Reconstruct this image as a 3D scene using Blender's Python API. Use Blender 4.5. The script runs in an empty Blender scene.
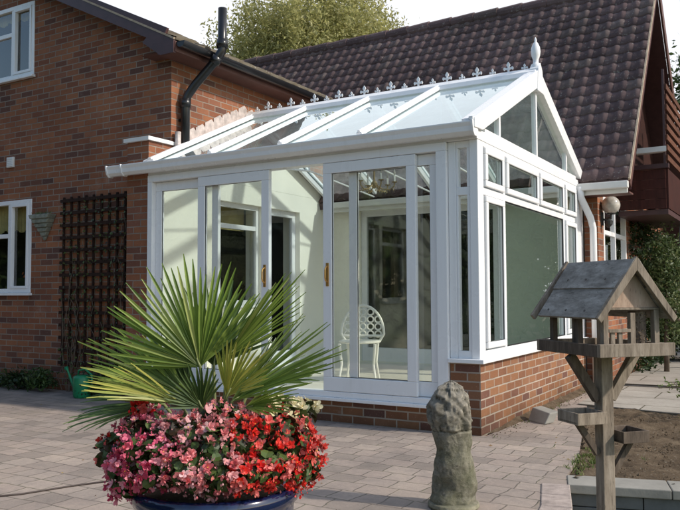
import bpy, math, random
from mathutils import Vector, Matrix, noise
random.seed(7)
R = math.radians
scn = bpy.context.scene
COL = scn.collection
V = Vector

# ------------------------------------------------------------------ mesh helpers
class MB:
    def __init__(s): s.v = []; s.f = []
    def add(s, vs, fs):
        o = len(s.v); s.v += [tuple(x) for x in vs]; s.f += [tuple(i + o for i in f) for f in fs]; return s
    def box(s, x0, x1, y0, y1, z0, z1):
        if x0 > x1: x0, x1 = x1, x0
        if y0 > y1: y0, y1 = y1, y0
        if z0 > z1: z0, z1 = z1, z0
        return s.add([(x0,y0,z0),(x1,y0,z0),(x1,y1,z0),(x0,y1,z0),(x0,y0,z1),(x1,y0,z1),(x1,y1,z1),(x0,y1,z1)],
              [(0,3,2,1),(4,5,6,7),(0,1,5,4),(1,2,6,5),(2,3,7,6),(3,0,4,7)])
    def bx(s, run, a0, a1, d0, d1, z0, z1):
        return s.box(a0, a1, d0, d1, z0, z1) if run == 'x' else s.box(d0, d1, a0, a1, z0, z1)
    def frame(s, run, a0, a1, z0, z1, d0, d1, w, wt=None, wb=None):
        wt = wt or w; wb = wb or w
        s.bx(run, a0, a1, d0, d1, z0, z0 + wb); s.bx(run, a0, a1, d0, d1, z1 - wt, z1)
        s.bx(run, a0, a0 + w, d0, d1, z0 + wb, z1 - wt); s.bx(run, a1 - w, a1, d0, d1, z0 + wb, z1 - wt)
        return s
    def pane(s, run, a0, a1, d, z0, z1):
        if run == 'x': return s.add([(a0,d,z0),(a1,d,z0),(a1,d,z1),(a0,d,z1)], [(0,1,2,3)])
        return s.add([(d,a0,z0),(d,a1,z0),(d,a1,z1),(d,a0,z1)], [(0,1,2,3)])
    def beam(s, p, q, w, h, up=(0,0,1)):
        p = V(p); q = V(q); d = (q - p).normalized(); r = d.cross(V(up)).normalized(); u = r.cross(d)
        vs = []
        for c in (p, q):
            for a, b in ((-1,-1),(1,-1),(1,1),(-1,1)): vs.append(c + r * a * w / 2 + u * b * h / 2)
        return s.add(vs, [(0,3,2,1),(4,5,6,7),(0,1,5,4),(1,2,6,5),(2,3,7,6),(3,0,4,7)][:0] +
                     [(0,1,2,3),(7,6,5,4),(0,4,5,1),(1,5,6,2),(2,6,7,3),(3,7,4,0)])
    def tube(s, pts, r, n=10, cap=True):
        pts = [V(p) for p in pts]; rr = r if isinstance(r, (list, tuple)) else [r] * len(pts)
        vs = []; up = V((0,0,1)); last = None
        for i, p in enumerate(pts):
            d = (pts[min(i+1, len(pts)-1)] - pts[max(i-1, 0)]).normalized()
            if last is None:
                a = d.orthogonal().normalized()
            else:
                a = (last - d * last.dot(d)).normalized()
            last = a; b = d.cross(a)
            for k in range(n):
                t = 2 * math.pi * k / n; vs.append(p + (a * math.cos(t) + b * math.sin(t)) * rr[i])
        fs = []
        for i in range(len(pts) - 1):
            for k in range(n):
                k2 = (k + 1) % n; fs.append((i*n+k, i*n+k2, (i+1)*n+k2, (i+1)*n+k))
        if cap: fs.append(tuple(range(n))[::-1]); fs.append(tuple((len(pts)-1)*n + k for k in range(n)))
        return s.add(vs, fs)
    def lathe(s, prof, c=(0,0,0), n=24):
        vs = []; fs = []; c = V(c)
        for r, z in prof:
            for k in range(n):
                t = 2*math.pi*k/n; vs.append(c + V((r*math.cos(t), r*math.sin(t), z)))
        for i in range(len(prof)-1):
            for k in range(n):
                k2 = (k+1) % n; fs.append((i*n+k, i*n+k2, (i+1)*n+k2, (i+1)*n+k))
        fs.append(tuple(range(n))[::-1]); fs.append(tuple((len(prof)-1)*n+k for k in range(n)))
        return s.add(vs, fs)
    def prism(s, poly, ext):
        """poly: list of 3D points, ext: vector"""
        n = len(poly); e = V(ext)
        vs = [V(p) for p in poly] + [V(p) + e for p in poly]
        return s.add(vs, [tuple(range(n))[::-1], tuple(range(n, 2*n))] + [(i, (i+1) % n, (i+1) % n + n, i + n) for i in range(n)])

def link(o, parent=None):
    COL.objects.link(o)
    if parent is not None: o.parent = parent
    return o
WL = {}
def obj(name, mb, mat, parent=None, smooth=False, bevel=0.0, loc=None):
    """verts are world coords; the origin is put at loc (top level) or at the parent's"""
    base = V(loc) if loc is not None else (WL.get(parent.name, V((0,0,0))) if parent is not None else V((0,0,0)))
    me = bpy.data.meshes.new(name)
    me.from_pydata([tuple(V(p) - base) for p in mb.v], [], mb.f)
    me.update()
    uv = me.uv_layers.new(name='UVMap')
    for poly in me.polygons:
        nx, ny, nz = abs(poly.normal.x), abs(poly.normal.y), abs(poly.normal.z)
        for li in poly.loop_indices:
            p = V(mb.v[me.loops[li].vertex_index])
            if nz > nx and nz > ny: c = (p.x, p.y)
            elif nx > ny: c = (p.y + .1125, p.z)
            else: c = (p.x, p.z)
            uv.data[li].uv = c
    me.materials.append(mat)
    if smooth:
        me.polygons.foreach_set('use_smooth', [True] * len(me.polygons)); me.update()
    o = bpy.data.objects.new(name, me)
    link(o, parent)
    pb = WL.get(parent.name, V((0,0,0))) if parent is not None else V((0,0,0))
    o.location = base - pb
    WL[o.name] = base
    if bevel:
        m = o.modifiers.new('bevel', 'BEVEL'); m.width = bevel; m.segments = 2; m.limit_method = 'ANGLE'
    return o
def many(name, mbs, mat, parent=None, **k): return [obj(name, m, mat, parent, **k) for m in mbs]
def tag(o, label=None, cat=None, group=None, kind=None):
    if label: o['label'] = label
    if cat: o['category'] = cat
    if group: o['group'] = group
    if kind: o['kind'] = kind
    return o
def thing(name, label, cat, loc=(0,0,0), group=None, kind=None):
    o = bpy.data.objects.new(name, None); o.empty_display_size = .1
    link(o); o.location = loc; WL[o.name] = V(loc)
    return tag(o, label, cat, group, kind)
def struct(name, mb, mat, **k):
    return tag(obj(name, mb, mat, **k), kind='structure')

# ------------------------------------------------------------------ material helpers
class NT:
    def __init__(s, name):
        s.m = bpy.data.materials.new(name); s.m.use_nodes = True
        s.t = s.m.node_tree; s.t.nodes.clear()
        s.out = s.t.nodes.new('ShaderNodeOutputMaterial')
    def n(s, typ, **kw):
        nd = s.t.nodes.new(typ)
        for k, v in kw.items():
            if k.startswith('i_'):
                key = k[2:].replace('_', ' ')
                nd.inputs[key].default_value = v
            else: setattr(nd, k, v)
        return nd
    def l(s, a, b): s.t.links.new(a, b)
    def math(s, op, a, b=None):
        nd = s.t.nodes.new('ShaderNodeMath'); nd.operation = op
        for i, x in enumerate((a, b)):
            if x is None: continue
            if isinstance(x, (int, float)): nd.inputs[i].default_value = x
            else: s.l(x, nd.inputs[i])
        return nd.outputs[0]
    def ramp(s, fac, stops):
        nd = s.t.nodes.new('ShaderNodeValToRGB'); e = nd.color_ramp.elements
        while len(e) < len(stops): e.new(.5)
        for i, (p, c) in enumerate(stops):
            e[i].position = p; e[i].color = (c[0], c[1], c[2], 1)
        s.l(fac, nd.inputs[0]); return nd.outputs[0]
    def mix(s, fac, a, b, blend='MIX'):
        nd = s.t.nodes.new('ShaderNodeMix'); nd.data_type = 'RGBA'; nd.blend_type = blend
        for sk, x in ((nd.inputs[0], fac), (nd.inputs[6], a), (nd.inputs[7], b)):
            if isinstance(x, (int, float)): sk.default_value = x
            elif isinstance(x, (tuple, list)): sk.default_value = (x[0], x[1], x[2], 1)
            else: s.l(x, sk)
        return nd.outputs[2]
    def noise(s, scale, detail=4, vec=None, rough=.6):
        nd = s.n('ShaderNodeTexNoise'); nd.inputs['Scale'].default_value = scale; nd.inputs['Detail'].default_value = detail
        nd.inputs['Roughness'].default_value = rough
        if vec is not None: s.l(vec, nd.inputs['Vector'])
        return nd.outputs['Fac']
    def pos(s):
        if not hasattr(s, '_p'): s._p = s.n('ShaderNodeTexCoord')
        return s._p.outputs['Object']
    def uv(s):
        s.pos(); return s._p.outputs['UV']
    def rnd(s):
        return s.n('ShaderNodeNewGeometry').outputs['Random Per Island']
    def bump(s, h, strength=.3, dist=.01, normal=None):
        nd = s.n('ShaderNodeBump'); nd.inputs['Strength'].default_value = strength; nd.inputs['Distance'].default_value = dist
        s.l(h, nd.inputs['Height'])
        if normal is not None: s.l(normal, nd.inputs['Normal'])
        return nd.outputs[0]
    def bsdf(s, col, rough=.7, normal=None, metal=0., spec=.5, **kw):
        b = s.n('ShaderNodeBsdfPrincipled')
        if isinstance(col, (tuple, list)): b.inputs['Base Color'].default_value = (*col[:3], 1)
        else: s.l(col, b.inputs['Base Color'])
        if isinstance(rough, (int, float)): b.inputs['Roughness'].default_value = rough
        else: s.l(rough, b.inputs['Roughness'])
        b.inputs['Metallic'].default_value = metal; b.inputs['Specular IOR Level'].default_value = spec
        for k, v in kw.items(): b.inputs[k.replace('_', ' ')].default_value = v
        if normal is not None: s.l(normal, b.inputs['Normal'])
        s.l(b.outputs[0], s.out.inputs[0]); return b

def m_plain(name, col, rough=.6, var=.15, scale=6, metal=0., bump=.05, spec=.5, **kw):
    t = NT(name)
    f = t.noise(scale, 6, t.pos()); g = t.noise(scale * 9, 3, t.pos())
    c = t.ramp(f, [(.25, [x * (1 - var) for x in col]), (.75, [min(1, x * (1 + var)) for x in col])])
    t.bsdf(c, rough, t.bump(g, bump, .004) if bump else None, metal, spec, **kw)
    return t.m
def m_brick(name, shade=1.0, warm=1.0, mort_w=.0065, mk=1.0):
    t = NT(name)
    b = t.n('ShaderNodeTexBrick'); b.offset = .5; b.squash = 1
    # slightly wobbly courses
    wn = t.n('ShaderNodeTexNoise'); wn.inputs['Scale'].default_value = 7; t.l(t.uv(), wn.inputs['Vector'])
    va = t.n('ShaderNodeVectorMath', operation='MULTIPLY_ADD'); t.l(wn.outputs['Color'], va.inputs[0]); va.inputs[1].default_value = (.009, .007, 0); t.l(t.uv(), va.inputs[2])
    t.l(va.outputs[0], b.inputs['Vector'])
    for k, v in {'Scale': 1., 'Brick Width': .225, 'Row Height': .075, 'Mortar Size': mort_w, 'Mortar Smooth': .25, 'Bias': 0.}.items(): b.inputs[k].default_value = v
    b.inputs['Color1'].default_value = (0,0,0,1); b.inputs['Color2'].default_value = (1,1,1,1); b.inputs['Mortar'].default_value = (.5,.5,.5,1)
    s, w = shade, warm
    c = t.ramp(b.outputs['Color'], [(0, (.12*s,.062*s,.052*s)), (.07, (.17*s,.08*s,.058*s)), (.2, (.24*s*w,.100*s,.056*s)), (.5, (.31*s*w,.130*s,.062*s)), (.8, (.38*s*w,.172*s,.082*s)), (1, (.28*s*w,.13*s,.08*s))])
    f = t.noise(22, 6, t.uv(), .7)
    c = t.mix(t.math('MULTIPLY', f, .5), c, (.15*s, .075*s, .055*s))
    spot = t.ramp(t.noise(60, 2, t.uv()), [(.62, (0,0,0)), (.72, (1,1,1))])
    c = t.mix(t.math('MULTIPLY', spot, .35), c, (.5*s, .33*s, .24*s))
    mn = t.noise(3, 4, t.uv())
    mort = t.ramp(mn, [(.3, (.27*mk, .22*mk, .18*mk)), (.7, (.42*mk, .36*mk, .30*mk))])
    c = t.mix(b.outputs['Fac'], c, mort)
    big = t.ramp(t.noise(.9, 4, t.uv()), [(.3, (.75, .74, .74)), (.7, (1.08, 1.04, 1.02))])
    c = t.mix(1., c, big, 'MULTIPLY')
    sz = t.n('ShaderNodeSeparateXYZ'); t.l(t.uv(), sz.inputs[0])
    dz = t.math('ADD', sz.outputs['Y'], t.math('MULTIPLY', t.noise(2.5, 5, t.uv()), .5))
    damp = t.ramp(dz, [(.20, (.55,.56,.52)), (.52, (1,1,1))]); c = t.mix(1., c, damp, 'MULTIPLY')
    salt = t.ramp(t.noise(1.7, 7, t.uv(), .75), [(.60, (0,0,0)), (.78, (1,1,1))]); c = t.mix(t.math('MULTIPLY', salt, .35), c, (.50,.40,.33))
    h = t.math('ADD', t.math('MULTIPLY', b.outputs['Fac'], -1.), t.math('MULTIPLY', t.noise(90, 4, t.uv()), .5))
    t.bsdf(c, .9, t.bump(h, .7, .006), spec=.25)
    return t.m
def m_paving():
    t = NT('block paving')
    wn = t.n('ShaderNodeTexNoise'); wn.inputs['Scale'].default_value = 3; wn.inputs['Detail'].default_value = 4; t.l(t.uv(), wn.inputs['Vector'])
    va = t.n('ShaderNodeVectorMath', operation='MULTIPLY_ADD'); t.l(wn.outputs['Color'], va.inputs[0]); va.inputs[1].default_value = (.09, .07, 0); t.l(t.uv(), va.inputs[2])
    def br(w, h, off, fr):
        b = t.n('ShaderNodeTexBrick'); b.offset = off; b.offset_frequency = fr; b.squash = .7; b.squash_frequency = 3
        t.l(va.outputs[0], b.inputs['Vector'])
        for k, v in {'Scale': 1., 'Brick Width': w, 'Row Height': h, 'Mortar Size': .006, 'Mortar Smooth': .5, 'Bias': 0.}.items(): b.inputs[k].default_value = v
        b.inputs['Color1'].default_value = (0,0,0,1); b.inputs['Color2'].default_value = (1,1,1,1); b.inputs['Mortar'].default_value = (.5,.5,.5,1)
        return b
    b = br(.225, .185, .43, 2)
    c = t.ramp(b.outputs['Color'], [(0, (.25,.21,.18)), (.25, (.30,.25,.215)), (.5, (.35,.285,.245)), (.75, (.32,.27,.235)), (1, (.40,.33,.28))])
    f = t.noise(16, 8, t.uv(), .7)
    c = t.mix(t.math('MULTIPLY', t.ramp(f, [(.4, (0,0,0)), (.75, (1,1,1))]), .5), c, (.20,.18,.165))
    g = t.ramp(t.noise(1.1, 7, t.uv(), .65), [(.3, (.66,.66,.67)), (.5, (.95,.93,.92)), (.7, (1.15,1.11,1.06))])
    c = t.mix(1., c, g, 'MULTIPLY')
    sp = t.ramp(t.noise(70, 3, t.uv()), [(.64, (0,0,0)), (.74, (1,1,1))])
    c = t.mix(t.math('MULTIPLY', sp, .4), c, (.45,.40,.35))
    moss = t.ramp(t.noise(2.2, 4, t.uv()), [(.45, (.12,.10,.085)), (.68, (.10,.11,.055))])
    c = t.mix(t.math('MULTIPLY', b.outputs['Fac'], t.ramp(t.noise(5, 4, t.uv()), [(.3, (.4,.4,.4)), (.65, (1,1,1))])), c, moss)
    h = t.math('ADD', t.math('MULTIPLY', b.outputs['Fac'], -1.), t.math('MULTIPLY', t.noise(30, 6, t.uv()), .7))
    t.bsdf(c, .85, t.bump(h, .7, .007), spec=.3)
    return t.m
def m_glass(name, tint=(.93, .96, .94), k=1.9, gloss=(1,1,1), base=.045, milky=.0):
    t = NT(name)
    g = t.n('ShaderNodeNewGeometry')
    d = t.n('ShaderNodeVectorMath', operation='DOT_PRODUCT'); t.l(g.outputs['Incoming'], d.inputs[0]); t.l(g.outputs['Normal'], d.inputs[1])
    c = t.math('ABSOLUTE', d.outputs['Value'])
    s = t.math('POWER', t.math('SUBTRACT', 1., c), 5.)
    f = t.math('MULTIPLY', t.math('ADD', base, t.math('MULTIPLY', s, 1 - base)), k)
    f = t.math('MINIMUM', f, .96)
    tr = t.n('ShaderNodeBsdfTransparent'); tr.inputs[0].default_value = (*tint, 1)
    gl = t.n('ShaderNodeBsdfGlossy'); gl.inputs['Roughness'].default_value = .0; gl.inputs['Color'].default_value = (*gloss, 1)
    wob = t.noise(1.3, 2, t.pos()); t.l(t.bump(wob, .04, .05), gl.inputs['Normal'])
    mx = t.n('ShaderNodeMixShader'); t.l(f, mx.inputs[0]); t.l(tr.outputs[0], mx.inputs[1]); t.l(gl.outputs[0], mx.inputs[2])
    o = mx.outputs[0]
    if milky:  # milky diffusing layer added to soften sun indoors and whiten the panes
        d1 = t.n('ShaderNodeBsdfDiffuse'); d1.inputs[0].default_value = (.8, .84, .86, 1); d2 = t.n('ShaderNodeBsdfTranslucent'); d2.inputs[0].default_value = (.8, .84, .86, 1); df = t.n('ShaderNodeMixShader'); df.inputs[0].default_value = .6; t.l(d1.outputs[0], df.inputs[1]); t.l(d2.outputs[0], df.inputs[2])
        m2 = t.n('ShaderNodeMixShader')
        t.l(t.math('MULTIPLY', t.ramp(t.noise(4, 6, t.pos()), [(.3, (.5,.5,.5)), (.8, (1,1,1))]), milky), m2.inputs[0]); t.l(o, m2.inputs[1]); t.l(df.outputs[0], m2.inputs[2]); o = m2.outputs[0]
    t.l(o, t.out.inputs[0])
    return t.m
def m_leaf(name, cols, rough=.5, trans=.25, var=1.0):
    """cols: list of colours spread over a per-leaf random"""
    t = NT(name)
    r = t.rnd(); n = len(cols)
    c = t.ramp(r, [((i + .0) / max(1, n - 1), cols[i]) for i in range(n)])
    nz = t.ramp(t.noise(3, 3, t.pos()), [(.3, (.62,.62,.62)), (.7, (1.25,1.25,1.25))])
    c = t.mix(1., c, nz, 'MULTIPLY')
    b = t.bsdf(c, rough, spec=.35)
    tl = t.n('ShaderNodeBsdfTranslucent'); t.l(c, tl.inputs[0])
    mx = t.n('ShaderNodeMixShader'); mx.inputs[0].default_value = trans
    t.l(b.outputs[0], mx.inputs[1]); t.l(tl.outputs[0], mx.inputs[2]); t.l(mx.outputs[0], t.out.inputs[0])
    return t.m
def m_tiles(name, cols):
    t = NT(name)
    c = t.ramp(t.rnd(), [(i / (len(cols) - 1), cols[i]) for i in range(len(cols))])
    f = t.noise(9, 7, t.pos(), .7)
    c = t.mix(t.math('MULTIPLY', f, .6), c, (.06,.05,.05))
    lich = t.ramp(t.noise(26, 4, t.pos()), [(.60, (0,0,0)), (.68, (1,1,1))])
    c = t.mix(t.math('MULTIPLY', lich, .6), c, (.33,.32,.30))
    big = t.ramp(t.noise(.8, 5, t.pos()), [(.3, (.72,.72,.70)), (.7, (1.15,1.12,1.1))]); c = t.mix(1., c, big, 'MULTIPLY')
    t.bsdf(c, .88, t.bump(t.noise(70, 4, t.pos()), .4, .004), spec=.18)
    return t.m
def m_wood(name, cols, scale=(30, 30, 2), rough=.85, bump=.5):
    t = NT(name)
    mp = t.n('ShaderNodeMapping'); mp.inputs['Scale'].default_value = scale; t.l(t.pos(), mp.inputs['Vector'])
    f = t.noise(1.0, 8, mp.outputs[0], .7)
    r = t.rnd()
    c = t.ramp(f, [(.3, cols[0]), (.5, cols[1]), (.72, cols[2])])
    g = t.ramp(r, [(0, (.8,.8,.8)), (1, (1.15,1.12,1.1))])
    c = t.mix(1., c, g, 'MULTIPLY')
    c = t.mix(t.math('MULTIPLY', t.noise(14, 5, t.pos()), .35), c, cols[0])
    mp2 = t.n('ShaderNodeMapping'); mp2.inputs['Scale'].default_value = [x*4.5 for x in scale]; t.l(t.pos(), mp2.inputs['Vector'])
    crack = t.ramp(t.noise(1.0, 3, mp2.outputs[0]), [(.60, (0,0,0)), (.68, (1,1,1))]); c = t.mix(t.math('MULTIPLY', crack, .45), c, [x*.4 for x in cols[0]])
    t.bsdf(c, rough, t.bump(f, bump, .004), spec=.2)
    return t.m

M = {}
M['brick'] = m_brick('red brick', .88, 1.1, .0065, .78)
M['brick_low'] = m_brick('dwarf wall brick', 1.0, .92, .0075, 1.15)
M['paving'] = m_paving()
def m_upvc():
    t = NT('white upvc')
    mp = t.n('ShaderNodeMapping'); mp.inputs['Scale'].default_value = (14, 14, 1.2); t.l(t.pos(), mp.inputs['Vector'])
    f = t.ramp(t.noise(1., 6, mp.outputs[0], .7), [(.48, (0,0,0)), (.80, (1,1,1))])
    f2 = t.ramp(t.noise(2.2, 5, t.pos()), [(.40, (0,0,0)), (.75, (1,1,1))])
    c = t.mix(t.math('MULTIPLY', f, t.math('MULTIPLY', f2, .5)), (.80,.80,.81), (.50,.49,.44))
    t.bsdf(c, t.math('ADD', t.math('MULTIPLY', f2, .2), .24), t.bump(t.noise(5, 2, t.pos()), .03, .01), spec=.5); return t.m
M['upvc'] = m_upvc()
M['verge'] = m_plain('verge mortar', (.38,.30,.22), .9, .4, 12)
M['upvc_old'] = m_plain('white painted trim', (.68,.67,.65), .45, .08, 3)
M['glass'] = m_glass('clear glazing', (.955,.955,.935), 1.9)
M['glass_gable'] = m_glass('gable glazing', (.84,.90,.84), 1.3)
M['glass_roof'] = m_glass('roof glazing', (.62,.76,.78), 1.9, (.88,.98,1.0), .06, .26)
M['glass_house'] = m_glass('house window glass', (.85,.88,.86), 2.2)
M['cream'] = m_plain('cream painted render', (.86,.83,.73), .85, .04, 2, bump=.15)
M['sage'] = m_plain('sage green blind', (.60,.63,.52), .9, .06, 3, bump=.1)
M['dark'] = m_plain('dark room', (.02,.022,.02), .9, .4, 1)  # near-black colour stands in for the darkness of unlit interiors
M['curtain'] = m_plain('curtain', (.42,.34,.14), .9, .25, 7)
M['orange'] = m_plain('orange fabric', (.55,.13,.03), .9, .5, 9)
M['tiles'] = m_tiles('concrete roof tiles', [(.10,.066,.070), (.14,.092,.095), (.17,.115,.115), (.12,.08,.085), (.20,.15,.14)])
M['tiles_wing'] = m_tiles('mossy roof tiles', [(.12,.10,.075), (.17,.145,.10), (.10,.085,.065)])
M['fascia'] = m_plain('dark stained timber', (.065,.028,.028), .45, .25, 8)
M['soffit'] = m_plain('red brown soffit', (.10,.042,.034), .55, .2, 6)
M['blackpl'] = m_plain('black plastic', (.012,.012,.014), .28, .3, 5)
M['lead'] = m_plain('lead flashing', (.50,.43,.40), .45, .45, 11, metal=.2, bump=.6)
M['trellis'] = m_wood('dark stained trellis', [(.018,.010,.008), (.035,.018,.013), (.055,.03,.02)])
M['grey_wood'] = m_wood('weathered wood', [(.12,.095,.075), (.28,.23,.18), (.44,.375,.31)], (40,40,6))
M['dark_wood'] = m_wood('dark and shaded wood', [(.06,.047,.038), (.12,.092,.072), (.20,.16,.125)], (40,40,6))  # darker copy of the weathered wood, shade painted in on the table's left
M['pale_wood'] = m_wood('pale ply', [(.30,.21,.16), (.42,.31,.24), (.52,.41,.33)], (30,30,8))
M['slate'] = m_wood('grey roof boards', [(.12,.112,.10), (.27,.255,.235), (.50,.48,.45)], (9,9,30), .8)
M['cladding'] = m_wood('brown cladding', [(.022,.009,.008), (.04,.015,.012), (.06,.022,.017)], (3,3,20), .6)
M['redboard'] = m_wood('red brown board', [(.035,.012,.010), (.055,.017,.013), (.08,.024,.018)], (20,3,3), .5)
M['screen'] = m_wood('orange brown slats', [(.07,.03,.02), (.12,.05,.03), (.17,.08,.05)], (20,3,20), .6)
M['concrete'] = m_plain('grey concrete', (.27,.255,.225), .9, .3, 2.5, bump=.5)
def m_path():
    t = NT('path concrete')
    c = t.ramp(t.noise(1.6, 8, t.uv(), .7), [(.3, (.24,.215,.185)), (.5, (.34,.31,.27)), (.7, (.42,.385,.34))])
    c = t.mix(t.math('MULTIPLY', t.ramp(t.noise(38, 5, t.uv()), [(.55, (0,0,0)), (.7, (1,1,1))]), .45), c, (.18,.155,.125))
    b = t.n('ShaderNodeTexBrick'); t.l(t.uv(), b.inputs['Vector'])
    for k, v in {'Scale': 1., 'Brick Width': .9, 'Row Height': .6, 'Mortar Size': .009, 'Mortar Smooth': .4}.items(): b.inputs[k].default_value = v
    c = t.mix(b.outputs['Fac'], c, (.10,.085,.06))
    t.bsdf(c, .92, t.bump(t.noise(30, 8, t.uv(), .8), .6, .01), spec=.2); return t.m
M['path'] = m_path()
M['conc_dark'] = m_plain('blue grey block', (.12,.125,.125), .9, .35, 5, bump=.6)
M['floor_tile'] = m_plain('cream floor', (.70,.68,.60), .3, .06, 2)
M['brass'] = m_plain('brass', (.62,.36,.12), .4, .1, 5, metal=.9)
M['dull_brass'] = m_plain('dull brass', (.30,.22,.12), .5, .2, 5, metal=.5)
M['cable'] = m_plain('cable rubber', (.05,.035,.03), .6)
M['green_pl'] = m_plain('green plastic', (.01,.2,.085), .4, .1)
M['lampglass'] = m_plain('frosted globe', (.45,.42,.38), .12, .4, 14)
M['blacksteel'] = m_plain('black painted metal', (.03,.03,.03), .5)
M['terracotta'] = m_plain('stone planter', (.20,.21,.17), .9, .5, 14, bump=.6)
M['white_metal'] = m_plain('white cast metal', (.78,.77,.72), .4)
M['bark'] = m_plain('bark', (.12,.09,.065), .95, .4, 8, bump=.8)
M['hedge'] = m_leaf('hedge leaves', [(.012,.026,.008), (.024,.045,.014), (.04,.07,.02)])
M['treegreen'] = m_leaf('tree leaves', [(.03,.06,.018), (.05,.09,.025), (.08,.12,.03)])
M['willow'] = m_leaf('willow leaves', [(.30,.30,.10), (.42,.40,.16), (.52,.49,.22)], trans=.5)
M['climber'] = m_leaf('climber leaves', [(.04,.07,.02), (.09,.13,.04), (.20,.22,.10)])
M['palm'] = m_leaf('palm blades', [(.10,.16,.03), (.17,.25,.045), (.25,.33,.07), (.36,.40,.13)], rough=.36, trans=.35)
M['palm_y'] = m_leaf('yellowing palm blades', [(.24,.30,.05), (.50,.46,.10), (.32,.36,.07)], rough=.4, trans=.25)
M['palm_d'] = m_leaf('shaded palm blades', [(.06,.11,.03), (.10,.16,.045), (.15,.21,.06)], rough=.4, trans=.2)  # darker copy of the palm greens, shade put into the colour
M['petiole'] = m_plain('petiole', (.16,.18,.06), .5)
M['bleaf'] = m_leaf('begonia leaves', [(.045,.02,.012), (.035,.06,.018), (.06,.10,.025), (.10,.14,.04)], rough=.35)
M['f_pink'] = m_leaf('magenta blossom', [(.42,.035,.08), (.60,.07,.15), (.72,.16,.25), (.78,.34,.40), (.5,.03,.06)], trans=.3)
M['f_lpink'] = m_leaf('pale pink blossom', [(.70,.16,.19), (.80,.38,.38), (.65,.12,.13), (.82,.50,.50), (.74,.24,.24)], trans=.3)
M['f_red'] = m_leaf('red blossom', [(.55,.012,.015), (.72,.03,.02), (.80,.07,.05), (.80,.28,.25), (.6,.015,.02)], trans=.3)
M['f_cream'] = m_leaf('cream blossom', [(.80,.72,.42), (.85,.80,.60), (.75,.62,.3)], trans=.3)
M['stamen'] = m_plain('stamens', (.8,.55,.08), .7)
M['grass'] = m_leaf('grass blades', [(.05,.09,.015), (.11,.16,.03), (.2,.21,.07)])
def m_soil():
    t = NT('bare soil')
    f = t.noise(5, 8, t.uv(), .7)
    c = t.ramp(f, [(.3, (.07,.05,.032)), (.5, (.14,.10,.065)), (.7, (.22,.165,.11))])
    c = t.mix(t.math('MULTIPLY', t.ramp(t.noise(45, 3, t.uv()), [(.6, (0,0,0)), (.68, (1,1,1))]), .6), c, (.33,.29,.23))
    t.bsdf(c, .95, t.bump(t.noise(25, 8, t.uv(), .8), 1., .03), spec=.15); return t.m
M['soil'] = m_soil()
def m_ground():
    t = NT('garden ground')
    c = t.ramp(t.noise(1.5, 8, t.uv(), .7), [(.3, (.035,.05,.018)), (.55, (.06,.08,.025)), (.75, (.11,.10,.05))])
    t.bsdf(c, .95, t.bump(t.noise(30, 6, t.uv()), 1., .03), spec=.1); return t.m
M['ground'] = m_ground()
def m_stone():
    t = NT('mossy carved stone')
    f = t.noise(9, 8, t.pos(), .7)
    c = t.ramp(f, [(.3, (.13,.12,.10)), (.5, (.25,.23,.195)), (.7, (.42,.385,.335))])
    sp = t.n('ShaderNodeSeparateXYZ'); t.l(t.pos(), sp.inputs[0])
    low = t.math('MULTIPLY', t.ramp(sp.outputs['Z'], [(.30, (1,1,1)), (.52, (0,0,0))]), t.ramp(t.noise(6, 4, t.pos()), [(.3, (.2,.2,.2)), (.6, (1,1,1))]))
    c = t.mix(t.math('MULTIPLY', low, .45), c, (.10,.115,.035))
    c = t.mix(t.math('MULTIPLY', t.ramp(t.noise(40, 4, t.pos()), [(.6, (0,0,0)), (.7, (1,1,1))]), .5), c, (.42,.38,.32))
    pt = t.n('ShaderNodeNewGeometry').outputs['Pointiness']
    c = t.mix(1., c, t.ramp(pt, [(.44, (.28,.28,.24)), (.50, (.9,.9,.88)), (.57, (1.5,1.45,1.4))]), 'MULTIPLY')  # crease shade and edge highlights painted into the stone colour
    t.bsdf(c, .95, t.bump(t.noise(60, 8, t.pos(), .8), 1., .012), spec=.15); return t.m
M['stone'] = m_stone()
def m_glaze():
    t = NT('dark blue glaze')
    c = t.ramp(t.noise(4, 5, t.pos()), [(.3, (.004,.006,.018)), (.6, (.006,.012,.05)), (.8, (.015,.03,.11))])
    t.bsdf(c, .12, spec=.6, Coat_Weight=.5); return t.m
M['glaze'] = m_glaze()

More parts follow.
